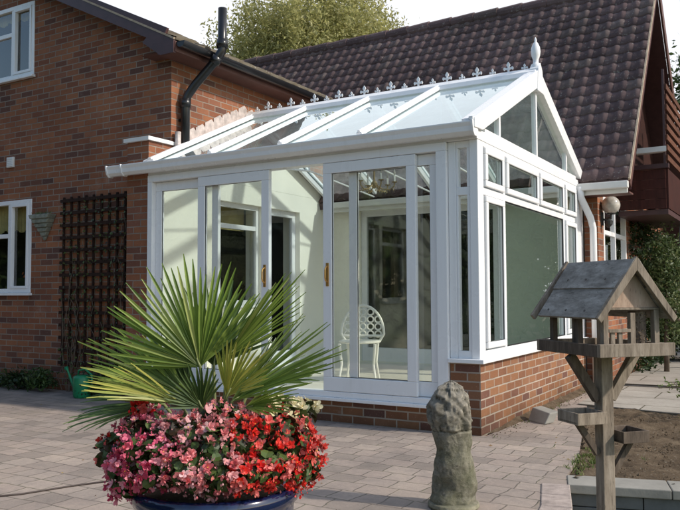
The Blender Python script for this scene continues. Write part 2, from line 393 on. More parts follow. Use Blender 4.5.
# ------------------------------------------------------------------ walls with openings
def wall(mb, run, a0, a1, z0, z1, d0, d1, holes=(), top=None):
    """slab a0..a1 x z0..z1, between depths d0,d1, with rectangular holes (a0,a1,z0,z1)"""
    As = sorted({a0, a1, *[h[0] for h in holes], *[h[1] for h in holes]})
    Zs = sorted({z0, z1, *[h[2] for h in holes], *[h[3] for h in holes]})
    As = [a for a in As if a0 <= a <= a1]; Zs = [z for z in Zs if z0 <= z <= z1]
    def solid(i, j):
        if not (0 <= i < len(As)-1 and 0 <= j < len(Zs)-1): return False
        a = (As[i] + As[i+1]) / 2; z = (Zs[j] + Zs[j+1]) / 2
        return not any(h[0] < a < h[1] and h[2] < z < h[3] for h in holes)
    P = (lambda a, d, z: (a, d, z)) if run == 'x' else (lambda a, d, z: (d, a, z))
    for i in range(len(As)-1):
        for j in range(len(Zs)-1):
            if not solid(i, j): continue
            A, B, C, D = As[i], As[i+1], Zs[j], Zs[j+1]
            mb.add([P(A,d0,C), P(B,d0,C), P(B,d0,D), P(A,d0,D)], [(0,1,2,3)])
            mb.add([P(A,d1,C), P(B,d1,C), P(B,d1,D), P(A,d1,D)], [(0,1,2,3)])
            if not solid(i-1, j): mb.add([P(A,d0,C), P(A,d1,C), P(A,d1,D), P(A,d0,D)], [(0,1,2,3)])
            if not solid(i+1, j): mb.add([P(B,d0,C), P(B,d1,C), P(B,d1,D), P(B,d0,D)], [(0,1,2,3)])
            if not solid(i, j-1): mb.add([P(A,d0,C), P(B,d0,C), P(B,d1,C), P(A,d1,C)], [(0,1,2,3)])
            if not solid(i, j+1): mb.add([P(A,d0,D), P(B,d0,D), P(B,d1,D), P(A,d1,D)], [(0,1,2,3)])
    return mb

# ------------------------------------------------------------------ ground, terraces
g = MB(); n = 14
g.add([(-160,-120,-.47), (160,-120,-.47), (160,260,-.47), (-160,260,-.47)], [(0,1,2,3)])
struct('ground', g, M['ground'])
# raised back garden behind the retaining wall
WX, WY = 1.03, -1.27; wd = V((.965,.262,0)); wn_ = V((-.262,.965,0))
g = MB(); e1 = V((WX,WY,0)) + wd*14
g.prism([(-40,-1.0,-.468), (.92,-1.0,-.468), (.98,-1.03,-.468), (e1.x,e1.y+.14,-.468), (60,e1.y+.5,-.468), (60,120,-.468), (-40,120,-.468)], (0,0,.448))
struct('back_garden_ground', g, M['soil'])
# lumpy soil bed
g = MB(); NX, NY = 130, 150
x0, x1, y0, y1 = .30, 6.5, -1.2, 5.9
idx = {}
for i in range(NX+1):
    for j in range(NY+1):
        x = x0 + (x1-x0)*(i/NX)**1.5; y = y0 + (y1-y0)*j/NY
        z = .008 + .035*noise.noise(V((x*3, y*3, 0))) + .028*noise.noise(V((x*11, y*11, 3))) + .014*abs(noise.noise(V((x*30, y*30, 3))))
        idx[i,j] = len(g.v); g.v.append((x, y, z-.012))
def inside(x, y):
    if y < WY + (x-WX)*.2715 + .16: return False
    bx_ = .42 + (2.06 - y) * .19 if y < 2.06 else .30
    return x > bx_ and y < 2.23 - .105*(x-.262)
for i in range(NX):
    for j in range(NY):
        q = g.v[idx[i,j]]
        if inside(q[0], q[1]): g.f.append((idx[i,j], idx[i+1,j], idx[i+1,j+1], idx[i,j+1]))
tag(obj('soil_bed', g, M['soil'], smooth=True), kind='structure')
# patio slab
PB = [(-14,.36), (-3.8,.36), (-3.8,.02), (.03,.02), (.12,4.2), (.36,4.2), (.36,2.1), (.62,.9), (.90,-.45), (.96,-1.0), (1.03,-1.27), (1.17,-1.8), (1.30,-2.6), (1.36,-5.2), (-14,-5.2)]
g = MB(); g.prism([(x,y,-.46) for x, y in PB], (0,0,.46))
struct('patio', g, M['paving'])
# edging course along the step
g = MB()
ed = [(1.045,-1.30), (1.185,-1.8), (1.315,-2.6), (1.375,-5.2)]
for (ax,ay),(bx_,by) in zip(ed, ed[1:]):
    L = math.hypot(bx_-ax, by-ay); k = int(L/.21)
    for i in range(k):
        t0, t1 = i/k + .003/L, (i+1)/k - .003/L
        p = V((ax+(bx_-ax)*t0, ay+(by-ay)*t0, 0)); q = V((ax+(bx_-ax)*t1, ay+(by-ay)*t1, 0))
        g.beam(p + V((-.08,0,-.02)), q + V((-.08,0,-.02)), .17, .056)
struct('patio_edging', g, m_plain('edging paver', (.33,.27,.24), .9, .4, 14, bump=.6), bevel=.006)
# concrete path crossing behind the bed
g = MB(); g.prism([(.262,2.2,-.02), (1.15,2.02,-.02), (6,1.6,-.02), (6,4.3,-.02), (.262,4.0,-.02)], (0,0,.035))
struct('path', g, M['path'])
g = MB(); g.prism([(.19,4.35,-.02), (6,4.5,-.02), (6,9.5,-.02), (-.5,12.5,-.02), (.19,6,-.02)], (0,0,.03))
struct('side_path', g, M['path'])

# retaining wall of concrete blocks with pale coping
rw = thing('retaining_wall', 'low retaining wall of blue grey concrete blocks with pale coping at the bare soil bed', 'wall', (WX, WY, -.45))
g = MB()
def wbox(mb, a0, a1, d0, d1, z0, z1):
    o = V((WX,WY,0)); P = lambda a, d, z: o + wd*a + wn_*d + V((0,0,z))
    mb.add([P(a0,d0,z0),P(a1,d0,z0),P(a1,d1,z0),P(a0,d1,z0),P(a0,d0,z1),P(a1,d0,z1),P(a1,d1,z1),P(a0,d1,z1)],
           [(0,3,2,1),(4,5,6,7),(0,1,5,4),(1,2,6,5),(2,3,7,6),(3,0,4,7)])
for r_, (z0, z1) in enumerate([(-.055,-.128), (-.134,-.29), (-.296,-.452)]):
    a = -.0 - (.22 if r_ % 2 else 0); first = True
    while a < 8:
        a1 = a + .44
        wbox(g, max(a, 0)+.003, a1-.003, .02+random.uniform(-.002,.002), .12, z1, z0); a = a1
obj('block', g, M['conc_dark'], rw, bevel=.004)
g = MB(); a = 0
while a < 8:
    wbox(g, a+.002, a+.598, -.005, .25, -.05, .006 + random.uniform(-.003,.003)); a += .6
obj('coping', g, M['concrete'], rw, bevel=.006)

# loose dirt strip and grass tufts
def tuft(mb, c, n, h, spread):
    for _ in range(n):
        a = random.uniform(0, 6.28); r_ = random.uniform(0, spread)
        p = V(c) + V((math.cos(a)*r_, math.sin(a)*r_, 0)); hh = h*random.uniform(.5, 1.1); l = V((random.uniform(-.5,.5), random.uniform(-.5,.5), 1)) * hh
        w = V((math.cos(a+1.5), math.sin(a+1.5), 0)) * .003
        mb.add([p-w, p+w, p+l*.6+w*.6, p+l*.6-w*.6], [(0,1,2,3)]); mb.add([p+l*.6-w*.6, p+l*.6+w*.6, p+l+V((l.x*.4,l.y*.4,-.1*hh))], [(0,1,2)])
g = MB()
for _ in range(60):
    t_ = random.random(); tuft(g, (.93+random.uniform(-.03,.12), -.95+t_*.9, 0), 9, .035, .05)
for _ in range(25): tuft(g, (random.uniform(.9,3), random.uniform(-.6,2), 0), 7, .03, .04)
for _ in range(22): tuft(g, (.06+random.uniform(-.02,.08), random.uniform(-.02,3.4), 0), 5, .025, .03)
tag(obj('grass', g, M['grass']), 'small tufts of grass in the soil at the paving edge', 'grass', kind='stuff')
# crumbs of soil and stones
g = MB()
for k in range(2600):
    if k < 2440: x, y = random.uniform(.45, 3.2), random.uniform(-.9, 2.0)
    elif k < 2600: x, y = random.uniform(.01, .16)+abs(random.gauss(0,.05)), random.uniform(-.05, 3.5)
    else: continue
    s_ = random.uniform(.002, .008) * (1.8 if k % 17 == 0 and k < 2440 else 1)
    if k < 2440 and not inside(x, y): continue
    c = V((x, y, s_*.3)); o = len(g.v)
    for dx, dy, dz in ((1,0,0),(0,1,0),(-1,0,0),(0,-1,0),(0,0,1),(0,0,-1)): g.v.append(tuple(c + V((dx,dy,dz))*s_*random.uniform(.7,1.3)))
    for a, b, c_ in ((0,1,4),(1,2,4),(2,3,4),(3,0,4),(1,0,5),(2,1,5),(3,2,5),(0,3,5)): g.f.append((o+a,o+b,o+c_))
tag(obj('soil_crumbs', g, M['soil']), 'crumbs of soil and grit scattered on the bed and paving', 'grit', kind='stuff')
# dirt against the dwarf wall
g = MB(); prev = None
for i in range(60):
    y = .15 + i*.06; tp = min(1., i/14.); w = .03+tp*.07 + tp*.05*noise.noise(V((y*2,0,0))) + .03*noise.noise(V((y*9,1,0)))
    row = [(.002,y,tp*.03+.015*noise.noise(V((y*5,2,0)))), (.4*w,y,tp*.018+.008*noise.noise(V((y*8,5,0)))), (w,y,.001)]
    b = len(g.v); g.v += row
    if prev is not None: g.f += [(prev,prev+1,b+1,b), (prev+1,prev+2,b+2,b+1)]
    prev = b
struct('dirt_strip', g, M['soil'], smooth=True)

# ------------------------------------------------------------------ HOUSE
WXL = -3.83          # east face of the left wing (and inner wall of the conservatory)
WY0 = .35            # south gable of the wing
EZ = 4.04            # wing eaves height
house = thing('brick_house', 'red brick house with gabled wing at left and long steep purple brown tiled roof', 'house', (-6, 3, 0))
g = MB()
lw = (-7.75, -6.27, 1.22, 2.45); uw_ = (-7.75, -6.27, 4.1, 5.1)
wall(g, 'x', -12.5, WXL, -.2, EZ, WY0, WY0+.28, [lw])
# gable top above eaves: polygons around the upper window
sl = math.tan(R(26.5)); top = lambda x: EZ + (WXL + .25 - x) * sl
apex = -8.2
def gp(x): return top(x) if x > apex else top(2*apex - x)
xs = [-12.5, -8.2, uw_[0], uw_[1], WXL]
def vface(xa, xb, za0, zb0, za1, zb1):
    for y in (WY0, WY0+.28): g.add([(xa,y,za0),(xb,y,zb0),(xb,y,zb1),(xa,y,za1)], [(0,1,2,3)])
vface(-12.5, apex, EZ, EZ, gp(-12.5), gp(apex)); vface(apex, uw_[0], EZ, EZ, gp(apex), gp(uw_[0]))
vface(uw_[0], uw_[1], EZ, EZ, uw_[2], uw_[2]); vface(uw_[0], uw_[1], uw_[3], uw_[3], gp(uw_[0]), gp(uw_[1]))
vface(uw_[1], WXL, EZ, EZ, gp(uw_[1]), gp(WXL))
g.box(uw_[0], uw_[1], WY0+.001, WY0+.279, uw_[2]-.01, uw_[2]); g.box(uw_[1], uw_[1]+.01, WY0+.001, WY0+.279, uw_[2], uw_[3])
obj('gable_wall', g, M['brick'], house)
# side wall: brick outside above the conservatory roof, cream render inside it
iw = (1.10, 2.10, 1.05, 2.36); idr = (2.20, 2.98, .2, 2.36)
g = MB(); g.box(WXL-.28, WXL, WY0+.281, 3.74, 2.6, EZ+.05)
obj('side_wall', g, M['brick'], house)
g = MB(); wall(g, 'y', .05, 3.74, .18, 2.6, WXL-.28, WXL+.012, [iw, idr]); obj('rendered_wall', g, M['cream'], house)
g = MB(); g.prism([(WXL+.002, .05, 2.601), (WXL+.002, 3.7, 2.601), (WXL+.002, 1.82, 3.45)], (.012,0,0)); obj('rendered_gable', g, M['cream'], house)
# parapet pier
pw = MB(); pw.box(WXL-.33, WXL-.001, 0.0, WY0-.001, 0, 2.90); pw = obj('parapet_wall', pw, M['brick'], house)
g = MB(); g.box(WXL-.36, WXL+.03, -.035, WY0-.002, 2.902, 2.945); g.box(WXL-.10, WXL+.03, WY0-.002, .62, 2.902, 2.94); obj('coping', g, M['concrete'] if False else M['upvc_old'], pw)
# main house south wall with french doors, and its east gable wall
MY = 3.74
fd = (-3.25, -1.12, .2, 2.42)
g = MB(); wall(g, 'x', WXL, -.02, .18, 2.66, MY, MY+.25, [fd]); obj('rendered_wall', g, M['cream'], house)
GX = .17
g = MB(); g.box(.002, GX, MY+.03, MY+.28, -.1, 2.62); obj('wall', g, M['brick'], house)
gw = (4.09, 5.62, 1.15, 2.44); RP = math.tan(R(51.5)); RY0, RZ0 = 3.50, 2.56; RYR = 6.17; RZR = RZ0 + (RYR-RY0)*RP
g = MB(); wall(g, 'y', MY+.281, 9.4, -.1, 2.62, GX-.26, GX, [gw]); obj('east_wall', g, M['brick'], house)
g = MB(); BR = math.tan(R(46))
zc = lambda y: RZ0-.12 + ((y-RY0)*RP if y < RYR else (RYR-RY0)*RP - (y-RYR)*BR)
for y_ in (0,):
    g.prism([(GX-.1, 3.85, 2.621), (GX-.1, 3.85, zc(3.85)), (GX-.1, RYR, zc(RYR)), (GX-.1, 9.4, zc(9.4)), (GX-.1, 9.4, 2.621)], (.12,0,0))
obj('gable_cladding', g, M['cladding'], house)

def tile_roof(along0, adir, updir, nrm, n_al, n_up, tw=.30, gauge=.29, clip=None):
    mb = MB(); a0 = V(along0); ad = V(adir).normalized(); ud = V(updir).normalized(); nn = V(nrm).normalized()
    S = 8
    tk = min(1., tw/.27)
    prof = [0, .002, .0, .002, .014, .026, .026, .014, .0]
    for r_ in range(n_up):
        for c in range(n_al):
            base = a0 + ad*(c*tw) + ud*(r_*gauge)
            if clip and not clip(base + ad*tw*.5 + ud*gauge*.5): continue
            jit = random.uniform(-.006, .006); lift = random.uniform(.024, .036); tl = random.uniform(-.004,.004)
            vs = []
            for k in range(S+1):
                t_ = k/S; h = prof[k]*1.15*tk
                p0 = base + ad*(t_*tw*.995) + ud*(jit)
                vs += [p0 + nn*(h - .006), p0 + nn*(h + lift*tk + tl*t_), p0 + ud*(gauge*1.04) + nn*(h + .004)]
            fs = []
            for k in range(S):
                b = k*3; fs += [(b, b+3, b+4, b+1), (b+1, b+4, b+5, b+2)]
            mb.add(vs, fs)
    return mb
cs, sn = math.cos(R(51.5)), math.sin(R(51.5))
nrow = int(math.hypot(RYR-RY0, RZR-RZ0)/.205)
gauge = math.hypot(RYR-RY0, RZR-RZ0)/nrow
LX = -10.2
TW=.186; cntx = int((.60-LX)/TW)
tr = tile_roof((.60-cntx*TW, RY0, RZ0), (1,0,0), (0,cs,sn), (0,-sn,cs), cntx, nrow, TW, gauge)
roof = obj('roof', tr, M['tiles'], house, smooth=False)
for p in roof.data.polygons: p.use_smooth = True
g = MB()   # roof deck under the tiles, and rear slope
d = .012
g.prism([(LX, RY0, RZ0-.02), (LX, RYR, RZR-.02), (LX, 9.7, RZR-.02-(9.7-RYR)*BR), (LX, 9.7, RZR-.12-(9.7-RYR)*BR), (LX, RYR, RZR-.16), (LX, RY0+.03, RZ0-.11)], (.59-LX,0,0))
obj('roof_deck', g, M['tiles'], roof)
g = MB()
k = int((.62-LX)/.42)
for i in range(k):
    a = .62 - (i+1)*.42
    g.tube([(a+.005, RYR, RZR-.015+random.uniform(-.004,.004)), (a+.42, RYR, RZR-.008+random.uniform(-.004,.004))], [.105,.115], 14)
obj('ridge_tiles', g, M['tiles'], roof, smooth=False)
# verge boards (front: pale mortar and undercloak edge)
g = MB()
g.beam((.60, RY0+.05, RZ0-.07), (.60, RYR, RZR-.09), .02, .09, up=(0,-sn,cs)); g.beam((.625, RYR+.01, RZR-.07), (.625, 9.7, RZR-.07-(9.7-RYR)*BR), .03, .17, up=(0,math.sin(R(46)),math.cos(R(46))))
obj('bargeboard', g, M['soffit'], house)
g = MB(); g.beam((.607, RY0-.01, RZ0-.005), (.607, RYR, RZR-.005), .022, .03, up=(0,-sn,cs)); obj('verge_mortar', g, M['verge'], house)
g = MB(); g.add([(GX, RY0+.1, RZ0-.12), (.61, RY0+.1, RZ0-.12), (.61, RYR, RZR-.22), (GX, RYR, RZR-.22)], [(0,1,2,3)]); g.add([(GX, RYR, RZR-.22), (.61, RYR, RZR-.22), (.61, 9.7, RZR-.22-(9.7-RYR)*BR), (GX, 9.7, RZR-.22-(9.7-RYR)*BR)], [(0,1,2,3)])
obj('soffit', g, M['fascia'], house)
# white fascia gutter at main eaves
g = MB(); g.box(-3.6, .60, RY0-.09, RY0-.005, RZ0-.115, RZ0-.03); g.box(-3.6, .585, RY0+.0, RY0+.02, RZ0-.17, RZ0-.02)
obj('gutter', g, M['upvc_old'], house, bevel=.012)
g = MB(); g.box(-.0, .60, RY0+.021, MY+.029, RZ0-.17, RZ0-.15); obj('eaves_soffit', g, M['soffit'], house)
# downpipe
g = MB(); g.tube([(.035,3.44,2.50), (.04,3.47,2.36), (.115,3.62,2.12), (.13,3.68,2.0), (.13,3.68,.02)], .042, 14)
obj('downpipe', g, M['upvc'], house, smooth=True)
# french doors in rear wall
def window(parent, run, a0, a1, z0, z1, d, dep, frame_w, splits=(), transoms=(), name='window', mat='upvc', glass='glass_house', sill=None, out=-1, wb=None):
    """outer face at depth d, frame thickness dep inward (sign -out)"""
    m = MB(); d1 = d - out*dep
    m.frame(run, a0, a1, z0, z1, d, d1, frame_w, wb=wb)
    zb = z0 + (wb or frame_w)
    for s_ in splits: m.bx(run, s_-frame_w*.5, s_+frame_w*.5, d - out*.004, d1, zb, z1-frame_w)
    for (sa, sb, sz) in transoms: m.bx(run, sa, sb, d - out*.008, d1, sz-frame_w*.5, sz+frame_w*.5)
    w = obj(name, m, M[mat], parent, bevel=.004)
    p = MB(); p.pane(run, a0+frame_w*.5, a1-frame_w*.5, (d+d1)/2, zb-.01, z1-frame_w*.5)
    obj('pane', p, M[glass], w)
    if sill:
        s = MB(); s.bx(run, a0-.03, a1+.03, d + out*sill, d - out*.01, z0-.035, z0-.002); obj('sill', s, M[mat], w, bevel=.004)
    return w
window(house, 'x', fd[0], fd[1], fd[2], fd[3], MY+.04, .06, .09, (-2.45,-1.8), (), 'french_door', wb=.2)
window(house, 'y', iw[0], iw[1], iw[2], iw[3], WXL-.06, .06, .06, (), [(iw[0]+.06, iw[1]-.06, 2.06)], sill=.1, out=1)
window(house, 'y', idr[0], idr[1], idr[2], idr[3], WXL-.06, .06, .085, (), (), 'back_door', out=1, wb=.2)
# near-black boxes behind the glass, room darkness put into their colour
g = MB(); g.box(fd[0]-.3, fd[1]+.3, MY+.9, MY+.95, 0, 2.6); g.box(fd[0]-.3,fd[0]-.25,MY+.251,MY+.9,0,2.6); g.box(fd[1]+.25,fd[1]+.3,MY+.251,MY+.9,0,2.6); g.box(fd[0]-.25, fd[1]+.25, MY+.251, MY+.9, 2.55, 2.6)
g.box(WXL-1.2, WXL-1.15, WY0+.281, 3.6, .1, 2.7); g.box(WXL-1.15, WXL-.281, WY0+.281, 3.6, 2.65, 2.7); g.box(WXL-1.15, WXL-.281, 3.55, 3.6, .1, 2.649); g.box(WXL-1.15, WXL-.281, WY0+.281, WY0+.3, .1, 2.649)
obj('room_backing', g, M['dark'], house)
g = MB(); g.box(WXL-.34, WXL-.30, iw[0]+.05, iw[1]-.02, 2.04, 2.4); obj('blind', g, M['curtain'], house)
# wing gable windows
def wing_window(z0, z1, tr_z):
    w = window(house, 'x', lw[0], lw[1], z0, z1, WY0-.012, .07, .055, (-6.72, -7.3), [(-7.25,-6.748,tr_z)], sill=.05)
    m = MB(); m.frame('x', -6.69, -6.325, z0+.055, z1-.055, WY0-.022, WY0+.03, .035); obj('casement', m, M['upvc'], w, bevel=.003)
    return w
wing_window(1.22, 2.45, 1.98); wing_window(4.1, 5.1, 4.72)
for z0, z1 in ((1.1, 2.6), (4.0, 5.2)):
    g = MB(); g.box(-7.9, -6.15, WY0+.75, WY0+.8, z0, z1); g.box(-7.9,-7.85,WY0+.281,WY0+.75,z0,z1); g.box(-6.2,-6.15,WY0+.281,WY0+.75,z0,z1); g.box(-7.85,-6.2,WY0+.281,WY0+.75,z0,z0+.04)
    obj('room_backing', g, M['dark'], house)
for z0, h in ((2.08, .36), (4.98, .1)):
    g = MB()
    for i in range(46):
        x = -7.7 + i*.031; b = .05*abs(math.sin(i*.42)); g.prism([(x, WY0+.13+.015*(i%2), z0-b), (x+.031, WY0+.13+.015*((i+1)%2), z0-.05*abs(math.sin((i+1)*.42))), (x+.031, WY0+.13+.015*((i+1)%2), z0+h), (x, WY0+.13+.015*(i%2), z0+h)], (0,.004,0))
    obj('curtain', g, M['curtain'], house)
# flowers in a bowl on the inner sill
wb_ = thing('flower_bowl', 'bowl of orange flowers inside the lower left window', 'flowers', (-6.5, WY0+.22, 1.3))
g = MB(); g.lathe([(.03,1.26),(.09,1.30),(.12,1.36),(.11,1.365)], (-6.5,WY0+.24,0), 16); obj('bowl', g, M['cream'], wb_)
g = MB()
for _ in range(70):
    c = V((-6.5,WY0+.24,1.42)) + V((random.gauss(0,.09), random.gauss(0,.03), random.gauss(0,.05)))
    g.add([c+V((-.022,0,-.01)), c+V((.02,-.01,-.015)), c+V((.018,0,.02)), c+V((-.02,.01,.018))], [(0,1,2,3)])
obj('blossoms', g, M['orange'], wb_)
# wing roof, barge, soffit, gutter
wr_len = 5.4/math.cos(R(26.5))
wrx = WXL + .30; wz = EZ - .02
def wingside(pn): return pn.y < 3.5 + 99
trw = tile_roof((wrx, 0.10, wz), (0,1,0), (-math.cos(R(26.5)),0,math.sin(R(26.5))), (math.sin(R(26.5)),0,math.cos(R(26.5))), 19, 18, .30, .29)
wroof = obj('roof', trw, M['tiles_wing'], house, smooth=True)
g = MB(); ax_ = wrx - 5.05
g.prism([(wrx-.02, .12, wz-.015), (wrx-.05, .12, wz-.10), (ax_, .12, wz+5.03*sl-.10), (2*ax_-wrx, .12, wz-.1), (2*ax_-wrx, .12, wz-.015), (ax_, .12, wz+5.05*sl-.015)], (0,5.7,0)); obj('roof_deck', g, M['fascia'], wroof)
g = MB(); g.beam((wrx-.16, .10, wz-.0-.03+.09), (ax_, .10, wz+5.05*sl-.09), .035, .19, up=(math.sin(R(26.5)),0,math.cos(R(26.5))))
g.prism([(wrx-.02,.083,wz-.15), (wrx-.02,.083,wz-.0), (wrx-.35,.083,wz+.15), (wrx-.50,.083,wz+.04), (wrx-.22,.083,wz-.15)], (0,.035,0))
obj('bargeboard', g, M['fascia'], house)
g = MB(); g.beam((wrx-.01, .095, wz+.005), (ax_, .095, wz+5.04*sl+.005), .05, .022, up=(math.sin(R(26.5)),0,math.cos(R(26.5)))); obj('verge_mortar', g, M['verge'], house)
g = MB(); g.add([(WXL-.25,.118,wz-.10),(wrx-.03,.118,wz-.10),(wrx-.03,WY0,wz-.10),(WXL-.25,WY0,wz-.1)], [(0,1,2,3)]); g.box(WXL+.001, wrx-.03, .12, 4.9, wz-.125, wz-.103)
obj('soffit', g, M['soffit'], house)
g = MB(); g.box(wrx-.03, wrx-.008, .1, 5.0, wz-.135, wz-.02); obj('fascia', g, M['soffit'], house)
g = MB(); gpts = [(wrx+.055, .12, wz-.045), (wrx+.055, 4.9, wz-.045)]
n=12; vs=[]; fs=[]
for y in (.11, 4.9):
    for k in range(n+1):
        t_ = math.pi + math.pi*k/n; vs.append((wrx+.055+.06*math.cos(t_), y, wz-.03+.065*math.sin(t_)))
for k in range(n): fs.append((k,k+1,n+2+k,n+1+k))
fs.append(tuple(range(n+1)))
g.add(vs, fs); g.box(wrx-.003, wrx+.115, .11, 4.9, wz-.034, wz-.028)
obj('gutter', g, M['blackpl'], house, smooth=False)
# soil vent pipe
g = MB(); r_=.052
g.tube([(WXL+.08,.50,2.62), (WXL+.08,.50,3.42), (WXL+.10,.51,3.50), (WXL+.20,.54,3.63), (wrx+.14,.62,3.90), (wrx+.20,.64,3.99), (wrx+.205,.645,4.06), (wrx+.205,.65,4.50)], r_, 16)
for a, b in (((WXL+.08,.50,3.36),(WXL+.08,.50,3.46)), ((wrx+.205,.645,4.03),(wrx+.205,.645,4.13)), ((wrx+.11,.61,3.86),(wrx+.16,.625,3.93))): g.tube([a,b], .064, 16)
g.box(WXL+.0, WXL+.06, .47, .53, 3.2, 3.23)
obj('vent_pipe', g, M['blackpl'], house, smooth=True)
many('overflow_pipe', [MB().tube([(WXL+.06,.40,2.66),(WXL+.06,.40,3.06)], .035, 12), MB().tube([(WXL+.09,.74,2.92),(WXL+.09,.83,2.92)], .03, 12)], M['lead'], house)
# stepped lead flashing up the side wall
g = MB(); y = .62; pz = 2.62 + .468*(y+.08)
ys = []; yy = .60
zroof = lambda y: 2.64 + .468*(y+.08) if y < 1.8 else 2.64 + .468*(3.68-y)
while yy < 1.75:
    z1 = zroof(yy+.16)+.11+random.uniform(-.01,.02)
    g.prism([(WXL+.004, yy, zroof(yy)-.03), (WXL+.004, yy+.17, zroof(yy+.17)-.03), (WXL+.004, yy+.17, z1-.075+.07), (WXL+.004, yy+.12, z1+.035), (WXL+.004, yy, z1-.03)], (.006+.003*random.random(),0,0)); yy += .162
while yy < 3.5:
    g.prism([(WXL+.004, yy, zroof(yy)-.03), (WXL+.004, yy+.16, zroof(yy+.16)-.03), (WXL+.004, yy+.16, zroof(yy)+.09), (WXL+.004, yy, zroof(yy)+.13)], (.006,0,0)); yy += .162
obj('lead_flashing', g, M['lead'], house)
# wall vent
g = MB(); g.box(-6.78, -6.64, WY0-.03, WY0, 2.9, 3.04)
wv = obj('wall_vent', g, M['upvc_old'], house, bevel=.006)
g = MB()
for i in range(5): g.box(-6.765, -6.655, WY0-.036, WY0-.0305, 2.915+i*.024, 2.925+i*.024)
obj('louvre', g, M['upvc'], wv)
# east side window (next to the lamp)
window(house, 'y', gw[0], gw[1], gw[2], gw[3], GX+.005, .07, .06, (4.85,), [(gw[0]+.06, gw[1]-.06, 1.98)], sill=.06, out=1)
g = MB(); g.box(GX-.9, GX-.85, 3.95, 5.8, 1, 2.6); obj('room_backing', g, M['dark'], house)

# balcony on the east gable
bal = thing('balcony', 'dark red brown boarded balcony with slatted screen projecting from the tiled gable', 'balcony', (.5, 5.6, 2.3))
g = MB()
for i in range(4): g.box(GX+.003, .815, 4.97, 5.0, 2.33+i*.135, 2.33+(i+1)*.135-.006)
g.box(.818, .845, 5.0, 7.4, 2.33, 2.87)
obj('panel', g, M['redboard'], bal)
g = MB(); g.box(GX+.02, .835, 5.0, 7.4, 2.25, 2.32); obj('deck', g, M['fascia'], bal)
g = MB(); g.box(GX+.003, .86, 4.93, 5.03, 2.875, 2.935); obj('handrail', g, M['fascia'], bal)
g = MB(); g.prism([(.30,4.88,3.09),(.84,4.92,3.10),(.80,5.05,3.10),(.30,5.05,3.09)],(0,0,.07)); obj('ledge', g, M['upvc_old'], bal)
g = MB()
for i in range(8): g.beam((.835, 5.02, 3.03+i*.14), (.835, 7.3, 3.03+i*.14), .022, .075)
scr = obj('screen', g, M['screen'], bal)
many('post', [MB().box(.79, .82, 5.01, 5.05, 2.936, 4.25), MB().box(.79,.82,7.25,7.3,2.875,4.25)], M['fascia'], bal)
g = MB(); g.box(.74, .80, 6.9, 6.96, -.02, 2.25); obj('post', g, M['conc_dark'], bal)

# ------------------------------------------------------------------ CONSERVATORY
con = thing('conservatory', 'white framed glass conservatory with sliding doors and crested ridge on brick dwarf wall', 'conservatory', (-1.9, 1.8, 0))
U = M['upvc']
EB0, EB1 = 2.50, 2.585
g = MB(); g.box(-.27, 0, 0, 3.70, -.05, .60); obj('dwarf_wall', g, M['brick_low'], con)
g = MB(); g.box(WXL+.001, -.271, .01, .26, -.05, .20); obj('plinth', g, M['brick_low'], con)
g = MB(); g.box(WXL+.014, -.271, .26, MY, -.05, .195); g.box(WXL+.014, -.275, .045, .26, .2001, .204); obj('floor', g, M['floor_tile'], con)
g = MB(); g.box(WXL+.002, -.276, -.055, .20, .2005, .232); g.box(-.275, .045, -.045, 3.70, .6005, .636); obj('cill', g, U, con, bevel=.005)
# corner posts
many('corner_post', [MB().box(-.075, .0, .0, .10, .636, EB0), MB().box(-.075, .0, 3.42, 3.70, .636, EB0), MB().box(-.275,-.205,.012,.08,.636,EB0-.001)], U, con, bevel=.006)
# eaves beam
g = MB(); g.box(WXL+.014, .004, -.02, .09, EB0, EB1); g.box(-.09, .004, .09, 3.70, EB0, EB1); g.box(WXL+.014, -.09, 3.62, 3.70, EB0+.04, EB1); obj('eaves_beam', g, U, con, bevel=.004)
# narrow front light by the corner
g = MB(); g.box(-.204,-.076,.014,.075,.636,.70); g.box(-.204,-.076,.014,.075,2.03,2.10); g.box(-.204,-.076,.014,.075,2.44,EB0-.001); g.box(-.204,-.185,.014,.075,.70,2.03); g.box(-.105,-.076,.014,.075,.70,2.03); g.box(-.204,-.185,.014,.075,2.10,2.44); g.box(-.105,-.076,.014,.075,2.10,2.44)
nl = obj('side_light', g, U, con, bevel=.004); g = MB(); g.pane('x', -.186,-.104,.045,.69,2.45); obj('pane', g, M['glass'], nl)
# door frame
g = MB(); g.box(WXL+.015, -.277, -.03, .085, .232, .285); g.box(WXL+.015, -.277, -.03, .085, 2.425, EB0-.001); g.box(WXL+.015, WXL+.085, -.03, .085, .285, 2.425); g.box(-.375,-.277,-.03,.085,.285,2.425)
obj('door_frame', g, U, con, bevel=.005)
def leaf(name, a0, a1, y0, y1, w=.095, wb=.13, handle=None, label=None):
    m = MB(); m.frame('x', a0, a1, .288, 2.422, y0, y1, w, wt=.10, wb=wb)
    o = obj(name, m, U, con, bevel=.006)
    p = MB(); p.pane('x', a0+w-.01, a1-w+.01, (y0+y1)/2, .288+wb-.01, 2.332); obj('pane', p, M['glass'], o)
    gk = MB(); gk.frame('x', a0+w-.004, a1-w+.004, .284+wb, 2.326, y0+.012, y0+.02, .008); obj('gasket', gk, M['blackpl'], o)
    if handle is not None:
        h = MB(); x = handle
        h.box(x-.016, x+.016, y0-.006, y0-.0005, 1.26, 1.48)
        h.tube([(x,y0-.005,1.30),(x,y0-.035,1.315),(x,y0-.045,1.34),(x,y0-.045,1.41),(x,y0-.035,1.435),(x,y0-.005,1.45)], .008, 8)
        h = obj('handle', h, M['brass'], o, bevel=.002)
    return o
leaf('fixed_panel', -3.745, -2.86, .03, .075, w=.085)
leaf('fixed_panel', -1.285, -.376, .03, .075, w=.085)
leaf('sliding_door', -3.09, -2.165, -.028, .022, handle=-2.215)
